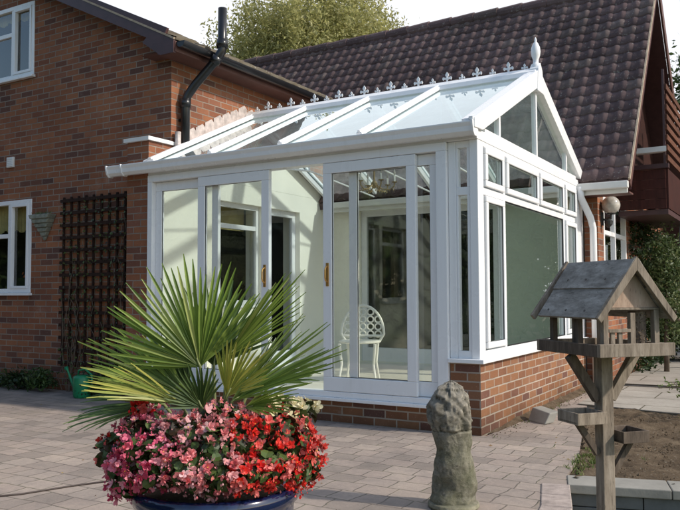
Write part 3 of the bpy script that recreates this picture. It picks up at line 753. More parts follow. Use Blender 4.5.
leaf('sliding_door', -1.535, -.57, -.028, .022, handle=-1.485)
# gable side frames
g = MB()
for a in (.10, .655, 2.765, 3.34): g.box(-.07, 0, a, a+.05 if a != .10 else .135, .70, EB0)
g.box(-.07, 0, .10, 3.42, .636, .70)
for a0, a1 in ((.135,.655),(.705,2.765),(2.815,3.34)): g.box(-.069, -.001, a0, a1, 2.04, 2.10)
g.box(-.069,-.001,.135,.655,2.46,EB0); g.box(-.069,-.001,.705,2.765,2.46,EB0); g.box(-.069,-.001,2.815,3.34,2.46,EB0); g.box(-.069,-.001,1.75,1.80,2.10,2.46); g.box(-.07,-.0,3.39,3.42,.7,EB0)
obj('window_frame', g, U, con, bevel=.004)
def casement(a0, a1, z0, z1, name='casement'):
    m = MB(); m.frame('y', a0, a1, z0, z1, -.035, .022, .055); o = obj(name, m, U, con, bevel=.008)
    p = MB(); p.pane('y', a0+.05, a1-.05, -.006, z0+.05, z1-.05); obj('pane', p, M['glass_gable'], o)
    gk = MB(); gk.frame('y', a0+.052, a1-.052, z0+.052, z1-.052, .004, .012, .007); obj('gasket', gk, M['blackpl'], o)
    return o
casement(.15, .645, .715, 2.03); casement(.15, .645, 2.11, 2.45)
casement(2.83, 3.33, .715, 2.03); casement(2.83, 3.33, 2.11, 2.45)
casement(.72, 1.74, 2.11, 2.45, 'top_light'); casement(1.81, 2.755, 2.11, 2.45, 'top_light')
g = MB(); g.pane('y', .70, 2.77, -.035, .69, 2.045); obj('pane', g, M['glass_gable'], con)
g = MB(); g.frame('y', .706, 2.764, .702, 2.038, -.02, -.006, .009); obj('gasket', g, M['blackpl'], con)
g = MB(); g.pane('y', 3.39, 3.42, -.035, .69, 2.45); 
# green blind and dark edge inside
g = MB(); g.box(-1.06, -.10, MY-.04, MY-.03, .30, 2.47); obj('blind', g, M['sage'], con)
# roof
RE_Z, RE_Y, RK_Y, RK_Z = 2.615, -.10, 1.80, 3.50
m_ = (RK_Z-RE_Z)/(RK_Y-RE_Y); pz = lambda y: RE_Z + m_*(y-RE_Y) if y <= RK_Y else RE_Z + m_*(2*RK_Y-RE_Y-y)
REY2 = 2*RK_Y-RE_Y
bars = [-3.72, -2.88, -1.99, -1.10, -.04]
up_f = V((0,-math.sin(math.atan(m_)),math.cos(math.atan(m_)))); up_b = V((0,math.sin(math.atan(m_)),math.cos(math.atan(m_))))
for i, x in enumerate(bars):
    for side in (0, 1):
        ye = RE_Y+.02 if side == 0 else REY2-.02
        upv = up_f if side == 0 else up_b
        w = .10 if i == 0 else (.06 if i < 4 else .13)
        g = MB(); g.beam(V((x, ye, pz(ye))) + upv*.025, V((x, RK_Y + (-.06 if side==0 else .06), pz(RK_Y-.06))) + upv*.025, w, .035, up=upv)
        if i < 4: g.beam(V((x, ye, pz(ye))) + upv*.05, V((x, RK_Y + (-.06 if side==0 else .06), pz(RK_Y-.06))) + upv*.05, w*.5, .02, up=upv); g.beam(V((x, ye+(.12 if side==0 else -.12), pz(ye+(.12 if side==0 else -.12)))) - upv*.04, V((x, RK_Y+(-.05 if side==0 else .05), pz(RK_Y-.05))) - upv*.04, .045, .07, up=upv)
        obj('glazing_bar', g, U, con, bevel=.006)
        if i < 4:
            x2 = bars[i+1]; p = MB()
            yk = RK_Y - .02 if side == 0 else RK_Y + .02
            p.add([(x+.01,ye,pz(ye)), (x2-.01,ye,pz(ye)), (x2-.01,yk,pz(yk)), (x+.01,yk,pz(yk))], [(0,1,2,3)]); obj('roof_pane', p, M['glass_roof'], con)
g = MB(); g.box(WXL+.015, -3.77, RE_Y, RE_Y+.01, pz(RE_Y)-.02, pz(RE_Y)+.03)
for side in (0,1):
    ye = RE_Y+.02 if side == 0 else REY2-.02; upv = up_f if side == 0 else up_b
    g.beam(V((WXL+.035, ye, pz(ye))) + upv*.02, V((WXL+.035, RK_Y, pz(RK_Y))) + upv*.02, .055, .03, up=upv)
obj('wall_bar', g, U, con)
# ridge with cresting and finial
g = MB(); g.prism([(WXL+.02, RK_Y-.12, RK_Z-.04), (WXL+.02, RK_Y-.10, RK_Z+.015), (WXL+.02, RK_Y-.035, RK_Z+.065), (WXL+.02, RK_Y+.035, RK_Z+.065), (WXL+.02, RK_Y+.10, RK_Z+.015), (WXL+.02, RK_Y+.12, RK_Z-.04), (WXL+.02, RK_Y+.04, RK_Z-.10), (WXL+.02, RK_Y-.04, RK_Z-.10)], (3.82,0,0))
obj('ridge', g, U, con, bevel=.004)
def fleur(mb, x, s):
    y0 = RK_Y-.006; z = RK_Z+.06
    def pl(pts): mb.prism([(x+a*s, y0, z+b*s) for a, b in pts], (0,.012,0))
    pl([(-.008,0),(.008,0),(.008,.028),(-.008,.028)])
    pl([(-.012,.03),(.012,.03),(.008,.06),(.018,.075),(.012,.092),(0,.108),(-.012,.092),(-.018,.075),(-.008,.06)])
    for sg in (-1,1):
        p = [(.012*sg,.034),(.03*sg,.036),(.042*sg,.028),(.05*sg,.044),(.042*sg,.060),(.028*sg,.056),(.012*sg,.050)]
        pl(p if sg > 0 else p[::-1])
g = MB(); x = -.31; k = 0
g.box(WXL+.02, -.05, RK_Y-.007, RK_Y+.007, RK_Z+.064, RK_Z+.074)
while x > WXL+.05:
    fleur(g, x, 1.15 if k % 2 == 0 else .72)
    x -= .178; k += 1
fleur(g, -.132, .72)
obj('cresting', g, U, con)
g = MB(); g.lathe([(.05,3.50),(.05,3.60),(.035,3.615),(.028,3.63),(.03,3.66),(.045,3.70),(.05,3.745),(.045,3.79),(.028,3.83),(.012,3.855),(.014,3.87),(.004,3.90)], (-.01,RK_Y,0), 20); obj('finial', g, U, con, smooth=True)
# gable verge boards
g = MB()
for sgn, upv in ((0, up_f), (1, up_b)):
    ye = RE_Y-.03 if sgn == 0 else REY2+.02; off = -.045
    yk = RK_Y
    # board as prism in the gable plane
    zt = lambda y: pz(y)+.055
    y_in = RE_Y+.17 if sgn == 0 else REY2-.17
    g.prism([(-.07, ye, zt(ye)), (-.07, yk, RK_Z+.055), (-.07, yk, RK_Z-.13), (-.07, y_in, EB1+.001), (-.07, ye, EB1+.001 if False else zt(ye)-.08)], (.10,0,0))
obj('bargeboard', g, U, con, bevel=.004)
g = MB(); g.prism([(-.06, RK_Y-.11, RK_Z-.20), (-.06, RK_Y+.11, RK_Z-.20), (-.06, RK_Y+.07, RK_Z+.05), (-.06, RK_Y, RK_Z+.12), (-.06, RK_Y-.07, RK_Z+.05)], (.10,0,0)); obj('gable_boss', g, U, con, bevel=.006)
# gable mullions and panes
g = MB(); mull = [.60, 1.775, 2.98]
zin = lambda y: min(pz(y)-.09, RK_Z-.14)
for a in mull: g.box(-.055, -.005, a-.022, a+.022, EB1+.03, zin(a)+.03)
g.box(-.056,-.004,.20,3.40,EB1+.0005,EB1+.04)
obj('mullion', g, U, con, bevel=.003)
ed_ = [.14] + mull + [3.48]
for a, b in zip(ed_, ed_[1:]):
    p = MB(); pts = [(-.03, a, EB1+.02), (-.03, b, EB1+.02), (-.03, b, max(EB1+.021, pz(b)-.06))]
    if a < RK_Y < b: pts.append((-.03, RK_Y, RK_Z-.06))
    pts.append((-.03, a, max(EB1+.021, pz(a)-.06)))
    p.add(pts, [tuple(range(len(pts)))]); obj('gable_pane', p, M['glass_gable'], con)
# gutter
def gut(mb, x0, x1, yc, sgn):
    prof = [(0,.0),(0,-.075),(-.03,-.10),(-.075,-.10),(-.105,-.07),(-.11,-.03),(-.125,.0),(-.125,.012),(-.11,.012),(-.108,-.005),(-.015,-.005),(-.015,.0)]
    mb.prism([(x0, yc + a*sgn, 2.618 + b) for a, b in prof][::sgn], (x1-x0,0,0))
g = MB(); gut(g, -4.34, -.0, -.03, 1)
gt = obj('gutter', g, U, con, bevel=.004)
for x in (-4.345, -4.12, .0):
    g = MB(); g.prism([(x, -.028, 2.632), (x, -.028, 2.535), (x, -.06, 2.508), (x, -.112, 2.508), (x, -.143, 2.54), (x, -.160, 2.60), (x, -.162, 2.636)], (.022 if x else .02,0,0))
    if not x: g.box(-.02,.018,-.15,-.03,2.6365,2.665)
    obj('gutter_union', g, U, gt, bevel=.003)
# internal tie bars and box gutter
for xx in (-1.99,-2.88,-1.10):
    g = MB(); g.tube([(xx,.12,2.58),(xx,1.8,2.72),(xx,3.5,2.58)], .012, 8); g.tube([(xx,1.8,2.72),(xx,1.8,3.4)], .012, 8); obj('tie_bar', g, U, con)

# chandelier
ch = thing('chandelier', 'brass chandelier with white candle lamps hanging inside the conservatory', 'chandelier', (-1.99, 1.85, 2.6))
g = MB(); g.tube([(-1.99,1.85,2.70),(-1.99,1.85,2.46)], .012, 8); g.lathe([(.012,2.44),(.035,2.47),(.04,2.50),(.02,2.53)], (-1.99,1.85,0), 12)
cand = MB(); fl = MB()
for k in range(6):
    a = k*math.pi/3+.3; c, s = math.cos(a), math.sin(a); P = lambda r, z: (-1.99+c*r, 1.85+s*r, z)
    g.tube([P(.02,2.49), P(.10,2.43), P(.19,2.42), P(.24,2.46), P(.245,2.50)], .008, 6); g.lathe([(.012,2.50),(.032,2.505),(.034,2.512)], P(.245,0), 10)
    cand.tube([P(.245,2.512), P(.245,2.59)], .011, 8); fl.lathe([(.004,2.59),(.014,2.61),(.012,2.635),(.002,2.66)], P(.245,0), 8)
    for q in range(5):
        rr = .05+q*.045; g.lathe([(.001,2.37),(.008,2.385),(.001,2.40)], P(rr,.03), 6)
obj('frame', g, M['dull_brass'], ch); obj('candle', cand, M['white_metal'], ch); obj('bulb', fl, M['lampglass'], ch)

# white ornate chair and table inside
chair = thing('garden_chair', 'white ornate cast metal garden chair behind the right sliding door', 'chair', (-2.0, 1.55, .2))
fw = V((.35,-.94,0)).normalized(); rt = V((.94,.35,0)).normalized(); o0 = V((-2.0,1.5,.2))
P = lambda a, b, z: o0 + rt*a + fw*b + V((0,0,z))
g = MB()
for a, b in ((-.2,.2),(.2,.2),(-.18,-.2),(.18,-.2)): 
    l = MB(); l.tube([P(a*1.05,b*1.1,.0), P(a*.9,b*.9,.2), P(a,b,.43)], [.012,.014,.018], 8); obj('leg', l, M['white_metal'], chair)
g = MB(); g.lathe([(.22,.43),(.24,.44),(.24,.455),(.22,.46)], tuple(o0), 24); obj('seat', g, M['white_metal'], chair)
g = MB()
arc = [P(.25*math.cos(t_), -.2-.03*math.sin(t_), .52+.33*math.sin(t_)) for t_ in [math.pi*i/16 for i in range(17)]]
g.tube([P(.2,-.2,.44)] + arc + [P(-.2,-.2,.44)], .016, 8)
for i in range(5):
    for j in range(4):
        a = -.18+i*.09; z = .52+j*.085
        if (a/.25)**2 + ((z-.5)/.34)**2 > .9: continue
        g.tube([P(a+.038*math.cos(t_), -.215, z+.036*math.sin(t_)) for t_ in [2*math.pi*q/10 for q in range(11)]], .0095, 6, cap=False)
g.tube([P(-.24,-.2,.5), P(.24,-.2,.5)], .014, 8)
obj('backrest', g, M['white_metal'], chair)

# ------------------------------------------------------------------ wall lamp, trellis, planter, can
lamp = thing('wall_lamp', 'round clear globe lamp on a black bracket on the brick wall by the downpipe', 'lamp', (GX, 4.0, 2.25))
g = MB(); g.tube([(GX,3.98,2.14),(GX+.08,3.98,2.10),(GX+.12,3.98,2.14),(GX+.12,3.98,2.20)], .014, 8); g.lathe([(.05,2.185),(.055,2.20),(.045,2.215)], (GX+.12,3.98,0), 16); g.box(GX+.001,GX+.02,3.93,4.03,2.05,2.22); g.lathe([(.01,2.02),(.05,2.06),(.055,2.10),(.02,2.13)], (GX+.09,3.98,0), 12)
obj('bracket', g, M['blacksteel'], lamp, smooth=False)
g = MB(); R0=.115; pr = [(R0*math.sin(math.pi*i/14)+.0005, 2.305-R0*math.cos(math.pi*i/14)) for i in range(1,14)]; g.lathe(pr, (GX+.12,3.98,0), 24); obj('globe', g, M['lampglass'], lamp, smooth=True)

t = thing('trellis', 'dark brown square trellis fixed to the shaded brick wall beside the pier', 'trellis', (-5.1, WY0-.03, .3))
g = MB(); x0, x1, z0, z1 = -5.62, -4.40, .30, 2.42
k = 9
for i in range(k+1):
    x = x0+(x1-x0)*i/k; g.box(x-.014, x+.014, WY0-.028, WY0-.012, z0, z1)
obj('upright', g, M['trellis'], t)
g = MB()
for j in range(14):
    z = z0+.05+(z1-z0-.1)*j/13; g.box(x0-.03, x1+.03, WY0-.058, WY0-.0285, z-.019, z+.019)
obj('rail', g, M['trellis'], t)
g = MB(); 
g = MB()
for _ in range(22):
    x = random.uniform(x0,x1); pts=[(x,WY0-.07,.0)]
    for q in range(12): x += random.uniform(-.09,.09); pts.append((x, WY0-.07+random.uniform(-.015,.01), .0+.18*(q+1)*random.uniform(.9,1.02)))
    g.tube(pts[:random.randint(5,13)], .004, 5)
cl = thing('climbing_plant', 'bare brown climbing stems tied on the dark trellis', 'climber', (-5.1, WY0-.06, 0)); obj('stem', g, M['bark'], cl)
g = MB()
for _ in range(650):
    c = V((random.uniform(x0,x1), WY0-.08, random.uniform(.1,2.35))); a=random.uniform(0,6.28); s=.02
    g.add([c, c+V((math.cos(a)*s,-.01,math.sin(a)*s)), c+V((math.cos(a+.6)*s*1.8,-.015,math.sin(a+.6)*s*1.8)), c+V((math.cos(a+1.2)*s,0,math.sin(a+1.2)*s))], [(0,1,2,3)])
obj('leaves', g, M['bleaf'], cl)

hp = thing('wall_planter', 'grey green triangular stone wall planter beside the lower window', 'planter', (-6.0, WY0, 2.1))
g = MB(); px, pzc = -5.98, 2.08
for i in range(6):
    w0 = .19*(1-i/6.)+.01; w1 = .19*(1-(i+1)/6.)+.01; za, zb = 2.22-i*.055, 2.22-(i+1)*.055
    g.prism([(px-w0, WY0-.001, za), (px+w0, WY0-.001, za), (px+w1, WY0-.001, zb), (px-w1, WY0-.001, zb)], (0,-.13*(1-i/7.),0))
obj('basket', g, M['terracotta'], hp, bevel=.012)
g = MB()
for _ in range(50):
    c = V((px+random.uniform(-.15,.15), WY0-random.uniform(.02,.12), 2.225)); tuft(g, c, 1, .05, .01)
obj('foliage', g, M['palm_d'], hp)

can = thing('watering_can', 'green plastic watering can standing at the foot of the trellis', 'watering can', (-4.86, 0.0, 0))
g = MB(); cx, cy = -4.86, .0
g.lathe([(.085,.0),(.10,.02),(.105,.22),(.095,.25),(.06,.26)], (cx,cy,0), 20); obj('body', g, M['green_pl'], can, smooth=True)
g = MB(); g.tube([(cx-.09,cy,.06),(cx-.18,cy,.18),(cx-.25,cy,.30),(cx-.28,cy,.33)], [.022,.016,.012,.03], 10); obj('spout', g, M['green_pl'], can, smooth=True)
g = MB(); g.tube([(cx+.09,cy,.08),(cx+.17,cy,.15),(cx+.16,cy,.27),(cx+.05,cy,.33),(cx-.06,cy,.31),(cx-.07,cy,.25)], .012, 8); obj('handle', g, M['green_pl'], can, smooth=True)

g = MB(); g.tube([(-3.4,-3.9,.006),(-2.4,-3.55,.006),(-1.9,-3.35,.006),(-1.72,-3.12,.006),(-1.62,-2.85,.006),(-1.50,-2.62,.006),(-1.1,-2.62,.006),(-.5,-2.9,.006),(.1,-3.6,.006),(.3,-4.6,.006)], .006, 6)
tag(obj('cable', g, M['cable'], smooth=True, loc=(-1.6,-2.9,0)), 'thin brown cable trailing across the paving at lower left', 'cable')
# broken slab leaning against the dwarf wall
g = MB(); g.prism([(.10,.95,.0),(.30,.80,.0),(.34,.84,.10),(.13,1.0,.12)], (.06,.09,.01)); 
tag(obj('stone_block', g, M['concrete'], bevel=.01, loc=(.2,.9,0)), 'loose pale concrete block lying at the brick dwarf wall', 'block')

# ------------------------------------------------------------------ vegetation
def leafquad(mb, c, s, d=None):
    a = V((random.gauss(0,1), random.gauss(0,1), random.gauss(0,1))).normalized() if d is None else d
    b = a.orthogonal().normalized(); b = Matrix.Rotation(random.uniform(0,6.28), 3, a) @ b; e = a.cross(b)
    c = V(c); mb.add([c - b*s, c + e*s*.38, c + b*s, c - e*s*.38], [(0,1,2,3)])
def crown(mb, c, rad, clumps, per, leaf, clump_r=.25, droop=0., shell=.55):
    c = V(c)
    for _ in range(clumps):
        d = V((random.gauss(0,1), random.gauss(0,1), random.gauss(0,1))).normalized()
        r_ = random.uniform(shell, 1.) * (1 + .18*noise.noise(d*2.2 + c))
        cc = c + V((d.x*rad[0], d.y*rad[1], d.z*rad[2])) * r_
        cr = clump_r * random.uniform(.6, 1.4)
        for _ in range(per):
            o = V((random.gauss(0,.5), random.gauss(0,.5), random.gauss(0,.5)))*cr
            if droop: o.z = o.z*.5 - abs(random.gauss(0, droop)); o.x *= .55; o.y *= .55
            leafquad(mb, cc + o, leaf*random.uniform(.6,1.3))
def tree(name, label, cat, x, y, h, r, mat, clumps=120, per=60, leaf=.09, zb=-.02, trunk=.16, group=None, droop=0., rz=None, cr=.45, low=.3, bare=0):
    t = thing(name, label, cat, (x,y,zb), group)
    g = MB(); g.tube([(x,y,zb),(x+.05*h*.1,y,zb+h*.3),(x,y+.1,zb+h*.6),(x,y,zb+h*.85)], [trunk,trunk*.8,trunk*.5,trunk*.15], 10)
    for k in range(9):
        a = random.uniform(0,6.28); z = zb+h*random.uniform(.25,.65); L = r*random.uniform(.5,.9)
        g.tube([(x,y,z),(x+math.cos(a)*L*.5,y+math.sin(a)*L*.5,z+L*.45),(x+math.cos(a)*L,y+math.sin(a)*L,z+L*.7)], [trunk*.35,trunk*.2,.02], 6)
    obj('trunk', g, M['bark'], t, smooth=True)
    g = MB(); zc_ = zb + h*(1+low)/2; crown(g, (x,y,zc_), (r,r,h*(1-low)/2), clumps, per, leaf, cr, droop)
    crown(g, (x,y,zc_), (r*.6,r*.6,h*(1-low)/2*.6), clumps//3, per, leaf, cr, droop)
    obj('crown', g, M[mat], t); return t
tree('willow_tree', 'broad pale olive weeping willow rising behind the tiled roof', 'tree', -10.6, 14.0, 11.3, 3.5, 'willow', 1500, 130, .07, trunk=.3, droop=.9, cr=.65, low=.35)
tree('dark_tree', 'dark tree at the left edge behind the black vent pipe', 'tree', -14.3, 15.5, 9.4, 1.6, 'treegreen', 120, 50, .09, trunk=.2, cr=.5)
# right background
tree('garden_tree', 'dark green tree filling the gap right of the slatted balcony screen', 'tree', .85, 14.0, 7.2, 1.2, 'treegreen', 260, 70, .08, trunk=.15, cr=.4, low=.1)
tree('garden_tree', 'shrubby dark tree in deep shade below the balcony', 'tree', .9, 11.0, 3.0, .9, 'hedge', 200, 70, .06, trunk=.1, cr=.3, low=.03)
tree('evergreen_shrub', 'glossy shrub with pale leaf tips below the red brown balcony', 'shrub', .60, 6.2, 2.25, .33, 'climber', 110, 45, .032, trunk=.04, cr=.16, low=.2)
tree('evergreen_shrub', 'low dark shrub at the far end of the concrete path', 'shrub', .75, 8.4, 1.2, .5, 'hedge', 110, 50, .04, trunk=.05, cr=.18, low=.05)
iv = thing('ivy', 'dark ivy covering the brick wall in deep shade under the balcony', 'ivy', (GX+.1, 7, 0))
g = MB()
for _ in range(5200):
    y = random.uniform(5.72, 9.3); z = random.uniform(0.0, 2.24); leafquad(g, (GX+.02+random.random()**2*.22*(1+.5*noise.noise(V((y*2,z*2,0)))), y, z), random.uniform(.03,.055))
obj('leaves', g, M['hedge'], iv)
g = MB()
for k in range(14):
    y = 5.8+k*.25; g.tube([(GX+.015,y,-.02),(GX+.015,y+random.uniform(-.1,.1),.8),(GX+.015,y+random.uniform(-.2,.2),1.9)], .008, 5)
obj('stem', g, M['bark'], iv)
# seen only in the glass: garden trees facing the doors and gable
GR = 'garden trees reflected in the glazing'
for i, (x, y, h, r_) in enumerate([(-9,-11,7,2.8), (-14,-9.5,8,3.2), (-19,-8,8,3.2), (-5,-13.5,7,2.8), (-24,-5,9,3.5), (7.5,17,9,3.0), (4.6,12.5,8.5,2.2), (12,23,10,4)]):
    tree('reflected_tree', 'leafy garden tree seen only mirrored in the conservatory glass', 'tree', x, y, h, r_, 'treegreen', 170, 90, .22, zb=-.45, trunk=.2, group=GR, cr=.75, low=.02)

def shrub(name, label, cat, x, y, rx, ry, h, mat, n, leaf, stems=5, group=None):
    t = thing(name, label, cat, (x,y,0), group)
    g = MB(); 
    for _ in range(stems):
        a = random.uniform(0,6.28); g.tube([(x,y,0),(x+math.cos(a)*rx*.4,y+math.sin(a)*ry*.4,h*.5),(x+math.cos(a)*rx*.7,y+math.sin(a)*ry*.7,h*.85)], [.008,.006,.003], 5)
    obj('stem', g, M['bark'], t)
    g = MB(); crown(g, (x,y,h*.5), (rx,ry,h*.5), n, 14, leaf, .06, shell=.2)
    obj('leaves', g, M[mat], t); return t
for i, (x, rx, h, m, lab) in enumerate([(-7.3,.35,.42,'treegreen','tall leafy border plant at the far left below the window'), (-6.7,.3,.22,'climber','low pale green border plant beside the wall'), (-6.2,.3,.24,'hedge','dark rounded border plant in the middle of the wall foot'), (-5.75,.25,.28,'treegreen','mid green border plant just left of the watering can'), (-4.75,.3,.3,'hedge','dark leafy plant at the trellis foot right of the watering can')]):
    shrub('border_plant', lab, 'plant', x, WY0-.22, rx, .17, h, m, 70, .028)
# arching sprig at the right edge of the bed
sp = thing('arching_shrub', 'arching yellow green sprigs leaning in over the soil bed at the right edge', 'shrub', (1.95, 2.2, 0))
g = MB(); lf = MB()
for k in range(9):
    a = R(random.uniform(150, 240)); L = random.uniform(.5,.95); pts = []
    for q in range(9):
        t_ = q/8; pts.append(V((1.95+math.cos(a)*L*t_, 1.9+math.sin(a)*L*t_*.6, .02+.75*L*t_-.45*L*t_*t_)))
    g.tube(pts, .004, 5)
    for q in range(1,9):
        for _ in range(7): leafquad(lf, pts[q]+V((random.gauss(0,.02),random.gauss(0,.02),random.gauss(0,.02))), .022)
obj('stem', g, M['bark'], sp); obj('leaves', lf, M['grass'], sp)
for i,(x,y) in enumerate([(.35,-2.63),(.23,-2.72),(.50,-2.60)]):
    w = thing('weed', ['thin weed seedling with a green tip in front of the paving','brown dry weed stalk left of the green seedling','short dry weed stalk right of the green seedling'][i], 'weed', (x,y,0))
    g = MB(); h_ = [.075,.09,.05][i]; g.tube([(x,y,0),(x+.005,y,h_*.6),(x,y+.005,h_)], .0025, 5); obj('stem', g, M['bark'] if i else M['grass'], w)
    g = MB()
    for _ in range(9 if i == 0 else 5): leafquad(g, (x+random.gauss(0,.008),y+random.gauss(0,.008),h_*random.uniform(.6,1)), .012)
    obj('leaves', g, M['grass'] if i == 0 else M['bleaf'], w)

g = MB()
for k in range(70):
    x, y = (random.uniform(-7, .9), random.uniform(-3, -.05)) if k < 40 else (random.uniform(.5, 3), random.uniform(-.8, 2.0))
    s_ = random.uniform(.006, .018); a = random.uniform(0, 6.28); c, q = math.cos(a)*s_, math.sin(a)*s_
    g.add([(x-c, y-q, .006), (x+q*.45, y-c*.45, .006+s_*.35), (x+c, y+q, .005+s_*.15), (x-q*.45, y+c*.45, .004)], [(0,1,2,3)])
tag(obj('fallen_leaves', g, m_leaf('dry leaves', [(.12,.07,.03), (.25,.15,.06), (.32,.25,.10), (.10,.05,.03)])), 'small dry leaves scattered over the paving and soil', 'leaves', kind='stuff')
# ------------------------------------------------------------------ statue
st = MB(); NR, NA = 170, 120; sx, sy = .605, -2.07; H = .70
rt = V((.858,.513,0)); bk = V((-.513,.858,0))
def spl(t, pts):
    for (a, va), (b, vb) in zip(pts, pts[1:]):
        if t <= b:
            u = (t-a)/(b-a); u = u*u*(3-2*u); return va + (vb-va)*u
    return pts[-1][1]
rad = [(0,.118),(.03,.124),(.07,.126),(.12,.116),(.17,.113),(.26,.116),(.33,.108),(.45,.099),(.54,.104),(.60,.110),(.612,.105),(.63,.112),(.70,.120),(.80,.118),(.88,.100),(.94,.072),(.98,.035),(1.,.006)]
offx = [(0,0.0),(.2,.012),(.45,.004),(.62,-.012),(.8,-.018),(1,-.008)]
for i in range(NR+1):
    t_ = i/NR; z = H*t_; r0 = spl(t_, rad); ox = spl(t_, offx)
    for k in range(NA):
        a = 2*math.pi*k/NA; c, s = math.cos(a), math.sin(a)
        p = V((c, s, 0)); q = V((c*1.2, s*1.2, z*8))
        if t_ > .61:
            d0 = noise.voronoi(V((c*r0, s*r0, z*.8))*19)[0]
            dd = .016*(.38-d0[0]) + .016*noise.noise(q*2.0) + .006*math.sin(a*6+z*55+4*noise.noise(q)) + .005*noise.noise(q*5)
        else:
            dd = .014*noise.noise(q*1.3) + .004*noise.noise(q*3)
            if .08 < t_ < .30: dd += .018*max(0, math.cos(a-2.6))*math.sin((t_-.08)/.22*math.pi)  # haunch
            if .10 < t_ < .24: dd += .014*max(0, math.cos(a-.2))*math.sin((t_-.10)/.14*math.pi)
        hf = 1. if t_ > .6 else .45
        dd += hf*(.004*noise.noise(q*6) + .0028*noise.noise(q*17)) + .0012*noise.noise(q*40)
        sqy = .88
        if t_ > .995: dd = 0
        w = rt*(c*(r0+dd)+ox) + bk*(s*(r0+dd)*sqy)
        st.v.append((sx+w.x, sy+w.y, z))
for i in range(NR):
    for k in range(NA):
        k2 = (k+1)%NA; st.f.append((i*NA+k, i*NA+k2, (i+1)*NA+k2, (i+1)*NA+k))
st.f.append(tuple(NR*NA+k for k in range(NA)))
sth = thing('garden_statue', 'weathered mossy stone animal statue with curly carved mane standing on the paving', 'statue', (sx,sy,0))
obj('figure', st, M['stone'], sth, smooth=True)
g = MB(); 
for k in range(1): g.lathe([(.135,0),(.146,.012),(.14,.03),(.12,.035)], (sx-.0,sy,0), 22)
obj('base', g, M['stone'], sth, bevel=.004)

# ------------------------------------------------------------------ bird table
bx0, by0 = 1.621, -2.986; rz = R(48)
bt = thing('bird_table', 'weathered wooden bird table with a slatted house, grey board roof and two small side trays', 'bird table', (bx0,by0,-.46))
ux = V((math.cos(rz), math.sin(rz), 0)); uy = V((-math.sin(rz), math.cos(rz), 0)); ob = V((bx0,by0,0))
def T(mb):
    m2 = MB(); m2.f = mb.f; m2.v = [tuple(ob + ux*p[0] + uy*p[1] + V((0,0,p[2]))) for p in mb.v]; return m2
GW, DW, PWd = M['grey_wood'], M['dark_wood'], M['pale_wood']
g = MB(); g.box(-.026,.026,-.026,.026,-.46,.96); obj('post', T(g), GW, bt, bevel=.003)
hw, hl = .165, .21
g = MB(); g.box(-hw+.02,hw-.02,-hl+.02,hl-.02,.962,.974); obj('tray_base', T(g), GW, bt)
g = MB(); g.box(-hw,hw,-hl-.0,-hl+.018,.955,1.003); obj('tray_side', T(g), GW, bt, bevel=.002)
g = MB(); g.box(-hw,hw,hl-.018,hl,.955,1.0); obj('tray_side', T(g), GW, bt, bevel=.002)
g = MB(); g.box(-hw,-hw+.018,-hl+.019,hl-.019,.955,1.0); obj('tray_side', T(g), DW, bt, bevel=.002)
g = MB(); g.box(hw-.018,hw,-hl+.019,hl-.019,.955,1.0); obj('tray_side', T(g), GW, bt, bevel=.002)
for s in (-1,1):
    g = MB(); g.beam((s*.030,0,.775),(s*.150,0,.950),.036,.028,up=(0,1,0)); obj('brace', T(g), DW if s<0 else GW, bt, bevel=.002)  # left brace takes its shade from the darker wood colour
# house posts, gable
wl = .112
def hb(name, x0,x1,y0,y1,z0,z1, mat=GW):
    m = MB(); m.box(x0,x1,y0,y1,z0,z1); return obj(name, T(m), mat, bt, bevel=.0015)
yf, yb = -.165, .165
for x in (-wl, wl):
    for y in (yf, yb): hb('upright', x-.011, x+.011, y-.012, y+.012, .974, 1.125, DW if (x<0 and y>0) else GW)
hb('upright', -wl-.013, -wl+.011, -.02, .02, .974, 1.12, DW)
hb('upright', -.004, .018, yf-.010, yf+.010, .974, 1.115)
for x in (-.078, -.045): hb('picket', x-.009, x+.009, yf-.006, yf+.006, .974, 1.042)
hb('rail', -wl+.012, -.005, yf-.013, yf-.006, 1.043, 1.056)
hb('rail', -wl-.011, wl+.011, yf-.013, yf+.004, 1.1255, 1.134)
ap, ev, rw_ = 1.308, 1.10, .163
slope = (ap-ev)/rw_
for y in (yf, yb):
    m = MB(); zt = 1.135; m.prism([(-(ap-zt-.02)/slope, y-.006, zt), ((ap-zt-.02)/slope, y-.006, zt), (0, y-.006, ap-.022)], (0,.012,0)); obj('gable_panel', T(m), PWd, bt)
